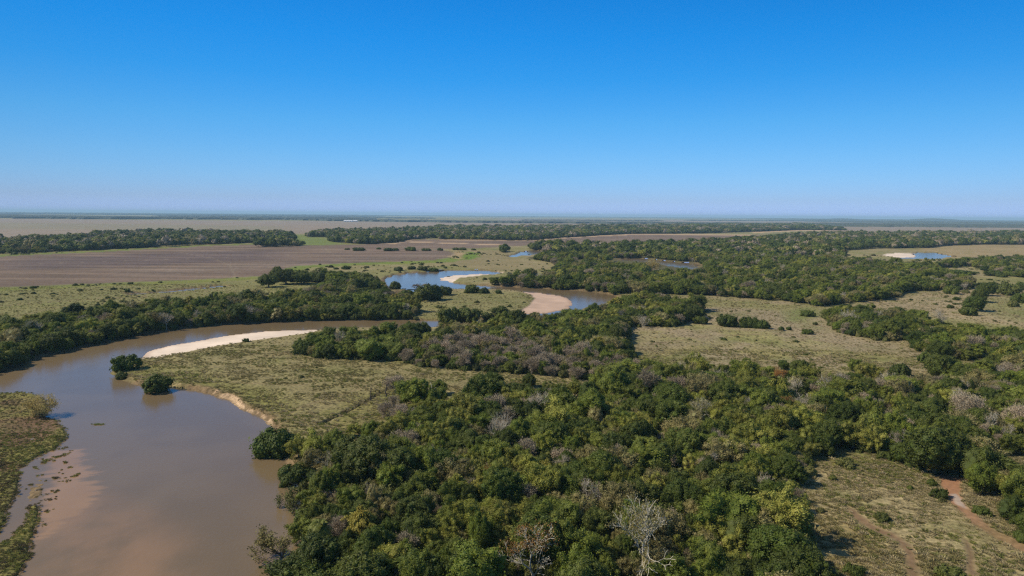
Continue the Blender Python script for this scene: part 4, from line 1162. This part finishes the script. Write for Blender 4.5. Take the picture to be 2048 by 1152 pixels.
def label_for(code, px, py, wd, x, y):
    key = (int(px), int(py))
    if key in SPECIAL:
        return SPECIAL[key]
    kind = KIND[code]; a, b_ = GLOSS[code]
    reg = 'on open grassland'
    X1 = np.array([x]); Y1 = np.array([y])
    for k_, t in REGION:
        if sdist(FP[k_], X1, Y1, 30)[0] > -4:
            reg = t; break
    else:
        if 780 < px < 1010 and 560 < py < 632:
            reg = 'on the meadow island'
        elif px > 1600 and py > 900:
            reg = 'in the rutted clearing'
        elif 690 < px < 960 and py < 505:
            reg = 'in the field row'
    size = 'wide' if wd > 62 else ('small' if wd < 27 else '')
    if kind == 'palm_tree':
        a = ''
    look = ' '.join(w_ for w_ in (size, a, b_, NOUN[kind]) if w_)
    best = None
    for lx, ly, ph_ in LANDMARKS:
        d_ = math.hypot(px - lx, py - ly)
        if 8 < d_ < 120 and (best is None or d_ < best[0]):
            best = (d_, lx, ly, ph_)
    if best:
        dx, dy = px - best[1], py - best[2]
        v_ = 'below' if dy > 0.5 * abs(dx) else ('above' if dy < -0.5 * abs(dx) else '')
        h_ = 'right' if dx > 0.5 * abs(dy) else ('left' if dx < -0.5 * abs(dy) else '')
        rel = (v_ + ' and ' + h_ + ' of') if v_ and h_ else (v_ if v_ else h_ + ' of')
        t = f'{look} {rel} {best[3]}'
        if t not in used_labels and len(t.split()) <= 16:
            return t
    for st_ in (1, 2, 3):
        X_, Y_ = in_words(100 * px / 2048, st_), in_words(100 * py / 1152, st_)
        t = f'{look} {reg}, {X_} percent across, {Y_} percent down'
        if t not in used_labels:
            break
    return t


ex_x = np.array([p[0] for p in PLACED]); ex_y = np.array([p[1] for p in PLACED]); gzv = ground_z(ex_x, ex_y) + 0.1
PROTO = {}
count = {}
for i, (x, y, r, zs, code, px, py, wd) in enumerate(PLACED):
    kind = KIND[code]; vv_ = VAR[code]; v = vv_[rs.randrange(len(vv_))]
    if code == 'V':
        v = vv_[1] if int(px) in (1290, 653, 1399) else vv_[0]
    root = bpy.data.objects.new(kind, None); COL.objects.link(root)
    root.empty_display_size = 0.5
    zz = float(gzv[i])
    root.location = (x, y, zz - 0.05)
    root.rotation_euler = (0, 0, rs.uniform(0, 6.283)); root.scale = (r, r * rs.uniform(0.92, 1.08), r * zs * rs.uniform(0.92, 1.1))
    lab = label_for(code, px, py, wd, x, y); used_labels[lab] = 1
    root['label'] = lab; root['category'] = CATG[kind]; root['group'] = GRP[kind]
    if v['trunk'] is not None:
        t = bpy.data.objects.new('culms' if code == 'K' else ('stem' if kind == 'shrub' else 'trunk'), v['trunk']); COL.objects.link(t); t.parent = root
    if v['crown'] is not None:
        nmc = {'B': 'twigs', 'G': 'twigs', 'K': 'leaves', 'P': 'fronds', 'S': 'foliage', 'U': 'foliage'}.get(code, 'crown')
        c = bpy.data.objects.new(nmc, v['crown']); COL.objects.link(c); c.parent = root
    count[kind] = count.get(kind, 0) + 1
print('individuals', count)

# ================================================================ grass standing on the near meadows and the marsh
def tuft_mesh(rng, n, h0, mat, spread=0.5, wid=0.05, droop=0.3):
    a = rng.uniform(0, 6.28, n); rr = rng.uniform(0, 1, n) ** 0.7 * spread * 0.6
    base = np.stack([np.cos(a) * rr, np.sin(a) * rr, np.full(n, -0.05)], 1)
    lean = np.stack([np.cos(a), np.sin(a), np.zeros(n)], 1) * (rr[:, None] * 0.9 + rng.uniform(0, droop, (n, 1)))
    tip = base + lean + np.array([0, 0, 1.0]) * h0 * rng.uniform(0.55, 1.1, (n, 1))
    side = unit(np.cross(tip - base, rng.normal(size=(n, 3)))) * wid * rng.uniform(0.6, 1.4, (n, 1))
    mid = base * 0.45 + tip * 0.55 + np.array([0, 0, 0.06])
    q = np.stack([base - side * 0.7, mid - side, tip, mid + side], 1)
    v = q.reshape(-1, 3)
    return mk_mesh('grass_tuft', v, [np.arange(4 * n).reshape(n, 4)], [mat])


GM = [foliage('straw_grass', (0.430, 0.350, 0.195), (0.370, 0.305, 0.150), trans=0.35, leafvar=0.4, rough=0.8),
      foliage('olive_grass', (0.265, 0.228, 0.085), (0.320, 0.262, 0.110), trans=0.35, leafvar=0.4, rough=0.8),
      foliage('green_grass', (0.200, 0.210, 0.052), (0.240, 0.232, 0.060), trans=0.35, leafvar=0.4, rough=0.8),
      foliage('marsh_grass', (0.160, 0.160, 0.045), (0.175, 0.125, 0.070), trans=0.3, leafvar=0.4, rough=0.8)]
gsrc = []
for m_ in GM:
    for j in range(2):
        gsrc.append(tuft_mesh(rng, 46, 0.62, m_))
GSRC = source_collection('grass_tuft', gsrc)


def meadow(D0, D1, s, sz, dens=0.75, tmax=0.9):
    xs = np.arange(-D1 * tmax, D1 * tmax, s); ys = np.arange(D0, D1, s)
    X, Y = np.meshgrid(xs, ys); X = (X + rg.uniform(-.5, .5, X.shape) * s).ravel(); Y = (Y + rg.uniform(-.5, .5, Y.shape) * s).ravel()
    m = (np.abs(X) < Y * tmax) & (rg.uniform(0, 1, X.shape) < dens); X, Y = X[m], Y[m]
    wx_, wy_ = warp(X, Y)
    f = np.max([sdist(FP[k_], wx_, wy_, 30) for k_ in ('near', 'middle', 'left_bank', 'right_wood', 'peninsula')], 0)
    wa = np.max([v for v in water_sd(X, Y).values()], 0)
    ma = np.max([sdist(p_, wx_, wy_, 40) for p_ in MP], 0)
    sa = np.max([sdist(p_, wx_ * .5 + X * .5, wy_ * .5 + Y * .5, 40) for p_ in SANDP], 0)
    tr = sdist(world_poly(TRACK[0], LAND), wx_, wy_, 10)
    ru_ = np.max([sdist(world_poly(p_, LAND), wx_, wy_, 10) for p_ in RUT], 0)
    fd = np.max([sdist(world_poly(p_, LAND), wx_, wy_, 10) for p_ in FIELD], 0)
    cl = np.max([sdist(p_, wx_, wy_, 30) for p_ in CLP], 0)
    n1 = fbm(X / 14, Y / 14, 91, 4); n2 = fbm(X / 4, Y / 4, 92, 3); mar = ma > 0.5
    dry = ((f < 1.0) | (cl > 0)) & (wa < -1.6) & (sa < -0.5) & (tr < 0.2) & (fd < 0) & ((ru_ < -0.2) | (rg.uniform(0, 1, len(X)) < 0.06)) & (fbm(X / 8, Y / 3.0, 94, 4) * 0.6 + n2 * 0.4 > np.where((X > 20) & (Y < 180), 0.36, 0.43))
    nm, nf = fbm(X / 11, Y / 11, 2, 4), fbm(X / 2.2, Y / 2.2, 3, 3)
    mz = 0.27 + (nm - 0.47) * 0.9 + (nf - 0.5) * 0.5 - 0.32 * smooth(ma, 2.5, 0)
    wet = mar & (mz > -0.02)
    reeds = sdist(world_poly([(60, 925), (100, 905), (128, 888), (158, 905), (170, 935), (120, 990), (90, 1060), (55, 1110), (20, 1140), (0, 1090), (45, 1010)]), X, Y, 5) > 0
    reeds &= ~mar & (fbm(X / 1.6, Y / 1.6, 96, 3) > 0.68)
    wet |= reeds; mz = np.where(reeds, 0.0, mz)
    keep = (dry & ~mar) | wet
    X, Y, n1, wet, mz, wa = X[keep], Y[keep], n1[keep], wet[keep], mz[keep], wa[keep]
    dryness = fbm(X / 30, Y / 30, 93, 3)
    right = smooth(X, -10, 40)
    u = rg.uniform(0, 1, len(X))
    k = np.where(u + (dryness - 0.5) * 1.6 + (right - 0.5) * 0.45 > 0.62, 0, np.where(u + (n1 - 0.5) * 2 > 0.25, 1, 2))
    k = np.where(wet, np.where(u < 0.35 + 0.9 * smooth(n1, 0.42, 0.6), 3, 2), k)
    z = np.where(wet, mz, LAND * smooth(-wa, 0, 3)) - 0.05
    return np.stack([X, Y, z], 1), k * 2 + rg.integers(0, 2, len(X)), sz * np.exp(rg.normal(0, 0.3, len(X))) * (0.6 + 0.9 * fbm(X / 12, Y / 6, 95, 3)) * np.where(wet, 0.75, 1)


GA = meadow(70, 180, 0.50, 0.60); GB = meadow(180, 300, 0.85, 0.62); GC = meadow(300, 560, 1.7, 0.70, dens=0.5, tmax=0.8)
Pg = np.concatenate([GA[0], GB[0], GC[0]]); Kg = np.concatenate([GA[1], GB[1], GC[1]]); Sg = np.concatenate([GA[2], GB[2], GC[2]])
print('grass', len(Pg))
stuff_cloud('grass', 'tussock grass of the meadows and the marsh', GSRC, Pg, Kg, Sg, rg.uniform(0, 6.28, len(Pg)), np.full(len(Pg), 0.85))

# ================================================================ far woods, too distant for single trees: long low masses of canopy
def ridge(g, line, depth, hgt, n, seed):
    """line: pixel polyline of the near foot"""
    P = world_poly(line, LAND); seg = np.r_[0, np.cumsum(np.hypot(*np.diff(P, axis=0).T))]
    t = np.linspace(0, seg[-1], n); x = np.interp(t, seg, P[:, 0]); y = np.interp(t, seg, P[:, 1])
    prof = [(0, 0), (0.02, 0.8), (0.10, 1.0), (0.35, 1.05), (0.65, 1.0), (0.95, 0.8), (1.0, 0)]
    V = []
    for q, (f_, hh) in enumerate(prof):
        nz = fbm(t / 45.0, np.full(n, q * 7.7), seed, 3) * 0.9 + fbm(t / 14.0, np.full(n, q * 3.1), seed + 4, 2) * 0.5 + 0.35
        en = np.minimum(1, np.minimum(t, seg[-1] - t) / 60.0) ** 0.5
        V.append(np.stack([x, y + f_ * depth + (fbm(t / 120, t * 0, seed + 2, 3) - 0.5) * depth * 0.5, LAND - 0.3 + hh * hgt * nz * en], 1))
    V = np.array(V); i = np.arange(len(prof) - 1)[:, None] * n; j = np.arange(n - 1)[None]
    g.add(V.reshape(-1, 3), np.stack([i + j, i + j + 1, i + n + j + 1, i + n + j], -1).reshape(-1, 4), 0)


g = Geo()
for ln, dp, hg, n_ in (
        ([(-300, 430), (130, 438), (340, 438.5), (620, 440), (700, 441)], 1500, 16, 900),
        ([(560, 439.5), (640, 441.5), (760, 443.5), (1000, 446.3), (1300, 448), (1500, 450), (1790, 451)], 700, 13, 1600),
        ([(-300, 426), (100, 429), (400, 431), (700, 434)], 3500, 20, 700),
        ([(300, 432.5), (500, 434.5), (860, 437.5)], 900, 14, 500),
        ([(-300, 424.2), (400, 428.5), (1000, 433.6), (1700, 439.5)], 5000, 24, 900),
        ([(1380, 441.4), (1600, 442.6), (1780, 443.8)], 500, 12, 500),
        ([(1690, 453.5), (1800, 454), (2048, 455.5), (2500, 460)], 1200, 14, 900),
        ([(1800, 447.5), (2048, 449), (2500, 453)], 2500, 18, 600),
        ([(1660, 441.5), (2048, 445.0), (2500, 449)], 5000, 26, 500),
        ([(1040, 441.0), (1200, 441.5), (1330, 442.2)], 350, 10, 300)):
    ridge(g, ln, dp, hg, n_, int(dp) % 97 + n_ % 13)
fm, nt, b = new_mat('far_canopy')
geo = N(nt, 'ShaderNodeNewGeometry'); nz = N(nt, 'ShaderNodeTexNoise'); nz.inputs['Scale'].default_value = 0.05; nz.inputs['Detail'].default_value = 6
nt.links.new(geo.outputs['Position'], nz.inputs['Vector'])
nt.links.new(mixc(nt, nz.outputs[0], (0.020, 0.030, 0.020), (0.070, 0.080, 0.045)), b.inputs['Base Color']); b.inputs['Roughness'].default_value = 0.9
bp = N(nt, 'ShaderNodeBump'); bp.inputs['Distance'].default_value = 8.0; nt.links.new(nz.outputs[0], bp.inputs['Height']); nt.links.new(bp.outputs[0], b.inputs['Normal'])
o = obj('far_woods', g.mesh('far_woods', [fm])); o['kind'] = 'stuff'; o['label'] = 'woods strung along the horizon'

# low blue hills on the skyline
g = Geo(); hx = np.linspace(-4000, 4000, 200)
bx, by = unproj(1890, 444, 0, 27000)
prof_h = 46 * np.exp(-((hx + 1500) / 700) ** 2) + 62 * np.exp(-((hx - 300) / 500) ** 2) + 36 * np.exp(-((hx - 1500) / 900) ** 2) + 14 * (fbm(hx / 500, hx * 0, 3, 4) - 0.3)
V = [np.stack([bx + hx, by + q * 900 + hx * 0, LAND - 1 + np.maximum(prof_h, 0) * f_], 1) for q, f_ in ((0, 0), (0.5, 0.6), (1, 1.0), (1.6, 0.6), (2.2, 0))]
V = np.array(V); i = np.arange(4)[:, None] * 200; j = np.arange(199)[None]
g.add(V.reshape(-1, 3), np.stack([i + j, i + j + 1, i + 200 + j + 1, i + 200 + j], -1).reshape(-1, 4), 0)
o = obj('hills', g.mesh('hills', [fm], smooth_f=True)); o['kind'] = 'structure'

# ================================================================ single things
def box(g, x0, x1, y0, y1, z0, z1, slot=0):
    v = [(x0, y0, z0), (x1, y0, z0), (x1, y1, z0), (x0, y1, z0), (x0, y0, z1), (x1, y0, z1), (x1, y1, z1), (x0, y1, z1)]
    g.add(v, [[0, 3, 2, 1], [4, 5, 6, 7], [0, 1, 5, 4], [1, 2, 6, 5], [2, 3, 7, 6], [3, 0, 4, 7]], slot)


def plain_mat(name, c, rough=0.6):
    m, nt, b = new_mat(name); n = N(nt, 'ShaderNodeTexNoise'); n.inputs['Scale'].default_value = 0.6
    tc = N(nt, 'ShaderNodeTexCoord'); nt.links.new(tc.outputs['Object'], n.inputs['Vector'])
    nt.links.new(mixc(nt, n.outputs[0], tuple(v * 0.85 for v in c), tuple(min(1, v * 1.1) for v in c)), b.inputs['Base Color'])
    b.inputs['Roughness'].default_value = rough
    return m


wallm, roofm, doorm = plain_mat('whitewash', (0.75, 0.74, 0.70)), plain_mat('pale_metal_roof', (0.80, 0.80, 0.80), 0.35), plain_mat('shed_doorway', (0.08, 0.07, 0.06))
def thing(name, label, cat, loc, rz=0.0, group=None):
    e = bpy.data.objects.new(name, None); COL.objects.link(e); e.location = loc; e.rotation_euler = (0, 0, rz)
    e['label'] = label; e['category'] = cat
    if group:
        e['group'] = group
    return e


for (px, wpx, lab) in ((696, 17, 'longer of the two white roofed farm sheds on the far plain'), (710, 8, 'shorter white roofed farm shed beside the long one')):
    x, y = (float(v) for v in unproj(px, 443.5, LAND)); L_ = wpx * y / F_PX; e = thing('farm_shed', lab, 'shed', (x, y, LAND - 0.1), group='white farm sheds on the far plain')
    W_ = 22.0; g = Geo(); box(g, -L_ / 2, L_ / 2, 0, W_, 0, 6.0); obj('wall', g.mesh('wall', [wallm]), e)
    g = Geo(); v = [(-L_ / 2 - 1, -1.2, 6.01), (L_ / 2 + 1, -1.2, 6.01), (L_ / 2 + 1, W_ / 2, 11), (-L_ / 2 - 1, W_ / 2, 11), (-L_ / 2 - 1, W_ + 1.2, 6.01), (L_ / 2 + 1, W_ + 1.2, 6.01),
                    (-L_ / 2 - 1, -1.2, 6.3), (L_ / 2 + 1, -1.2, 6.3), (L_ / 2 + 1, W_ / 2, 11.3), (-L_ / 2 - 1, W_ / 2, 11.3), (-L_ / 2 - 1, W_ + 1.2, 6.3), (L_ / 2 + 1, W_ + 1.2, 6.3)]
    g.add(v, [[6, 7, 8, 9], [9, 8, 11, 10], [0, 3, 2, 1], [3, 4, 5, 2], [0, 1, 7, 6], [4, 10, 11, 5], [1, 2, 8, 7], [2, 5, 11, 8], [0, 6, 9, 3], [3, 9, 10, 4]])
    obj('roof', g.mesh('roof', [roofm]), e)
    for q in range(3):
        cx = (-0.3 + 0.3 * q) * L_; g = Geo(); box(g, cx - 3, cx + 3, -0.08, -0.003, 0.1, 4.5); obj('door', g.mesh('door', [doorm]), e)

# dead snags
def snag(px, py, hgt, lab, seed, mats):
    x, y = (float(v) for v in unproj(px, py, LAND)); q = np.random.default_rng(seed); e = thing('dead_snag', lab, 'dead tree', (x, y, LAND - 0.1), group='dead trunks standing on the point bar')
    g = Geo(); pts = [np.array([0, 0, 0.0])]
    for k_ in range(6):
        pts.append(pts[-1] + np.array([q.normal() * 0.12, q.normal() * 0.12, hgt / 6]))
    g.tube(pts, np.linspace(0.24, 0.10, 7), 7, 0); obj('trunk', g.mesh('trunk', mats), e)
    g = Geo()
    for k_ in range(6):
        a_ = q.uniform(0, 6.28); p0 = pts[3 + k_ % 4]; L_ = q.uniform(0.5, 1.4)
        g.tube([p0, p0 + np.array([math.cos(a_) * L_ * 0.5, math.sin(a_) * L_ * 0.5, 0.3]), p0 + np.array([math.cos(a_) * L_, math.sin(a_) * L_, 0.9])], [0.07, 0.05, 0.025], 5, 0)
    obj('branches', g.mesh('branches', mats), e)


snag(741, 801, 4.6, 'dark dead trunk standing alone beside the field ditch', 1, [M['X']])
snag(772, 793, 4.0, 'dark leaning dead stem between the ditch and the brown thicket', 6, [M['X']])
snag(865, 797, 4.4, 'thin white dead trunk against the green wood edge', 9, [M['B']])

# a raft of weed drifting in mid river
x, y = (float(v) for v in unproj(195, 849, 0.0)); e = thing('floating_weeds', 'small green raft of weeds afloat in the open river', 'floating plants', (x, y, 0.0))
q_ = np.random.default_rng(4); g = Geo()
for k_ in range(26):
    c_ = np.array([q_.normal() * 0.75, q_.normal() * 0.3, 0.0]); P_ = c_ + q_.normal(size=(14, 3)) * np.array([0.16, 0.16, 0.03]) + np.array([0, 0, 0.12])
    g.quads(leaf_quads(q_, P_, unit(q_.normal(size=P_.shape) + np.array([0, 0, 1.2])), 0.13), 0)
obj('leaves', g.mesh('leaves', [GM[2]]), e)
g = Geo()
for k_ in range(30):
    a_ = q_.uniform(0, 6.28); p0 = np.array([q_.normal() * 0.7, q_.normal() * 0.28, -0.05])
    g.tube([p0, p0 + np.array([math.cos(a_) * 0.15, math.sin(a_) * 0.15, 0.3]), p0 + np.array([math.cos(a_) * 0.35, math.sin(a_) * 0.35, 0.5])], [0.02, 0.015, 0.006], 4, 0)
obj('stems', g.mesh('stems', [GM[2]]), e)

# driftwood and fallen trees along the near bank
def fallen(px, py, L, az, lab, seed, mats, leafm=None, lift=0.25, name='fallen_tree', rad=0.18, cat='fallen tree'):
    x, y = (float(v) for v in unproj(px, py, 0.2)); q = np.random.default_rng(seed)
    e = thing(name, lab, cat, (x, y, -0.1), az, 'fallen trees along the near bank')
    g = Geo(); tips = []
    d = unit(np.array([1.0, 0, lift])); n_ = 6; pts = [np.array([0, 0, 0.1])]
    for k_ in range(n_):
        d = unit(d + q.normal(size=3) * 0.10 + np.array([0, 0, -0.02])); pts.append(pts[-1] + d * L / n_)
    g.tube(pts, np.linspace(rad, rad * 0.45, n_ + 1), 7, 1); obj('trunk', g.mesh('trunk', [mats] * 3, [1]), e)
    g = Geo()
    for k_ in range(2, n_ + 1):
        for _ in range(2):
            grow(g, q, pts[k_], unit(d + q.normal(size=3) * 0.8 + np.array([0, 0, 0.35])), L * 0.20, rad * 0.35, 3, 0.6, tips, minr=0.02)
    obj('branches', g.mesh('branches', [mats] * 3, [1, 2]), e)
    if leafm:
        g = Geo(); T = np.array([t_[0] for t_ in tips]); ii = q.integers(0, len(T), 2600)
        P = T[ii] + q.normal(size=(2600, 3)) * L * 0.05
        g.quads(leaf_quads(q, P, unit(q.normal(size=P.shape) + np.array([0, 0, 0.8])), 0.16), 0); obj('foliage', g.mesh('foliage', [leafm]), e)


fallen(614, 978, 6.0, R(165), 'bleached branching log lying in the shallows', 3, M['B'], None, 0.08, rad=0.14)
fallen(640, 1022, 6.5, R(170), 'dark fallen tree with drooping leaves lying in the water', 4, M['X'], M['S'], 0.10)
fallen(584, 1130, 6.5, R(165), 'leafy tree leaning far out over the river from the bank', 8, M['X'], M['O'], 0.45, rad=0.24, name='leaning_tree', cat='leaning tree')

# ================================================================ the air: even haze over the whole plain
hm = bpy.data.materials.new('air'); hm.use_nodes = True; nt = hm.node_tree; nt.nodes.remove(nt.nodes['Principled BSDF'])
pv = N(nt, 'ShaderNodeVolumePrincipled'); pv.inputs['Color'].default_value = (0.58, 0.86, 1.0, 1); pv.inputs['Density'].default_value = 0.00006
pv.inputs['Anisotropy'].default_value = 0.0
nt.links.new(pv.outputs[0], nt.nodes['Material Output'].inputs['Volume'])
g = Geo(); box(g, -42000, 42000, -42000, 44000, -6, 130)
o = obj('haze', g.mesh('haze', [hm])); o['kind'] = 'stuff'
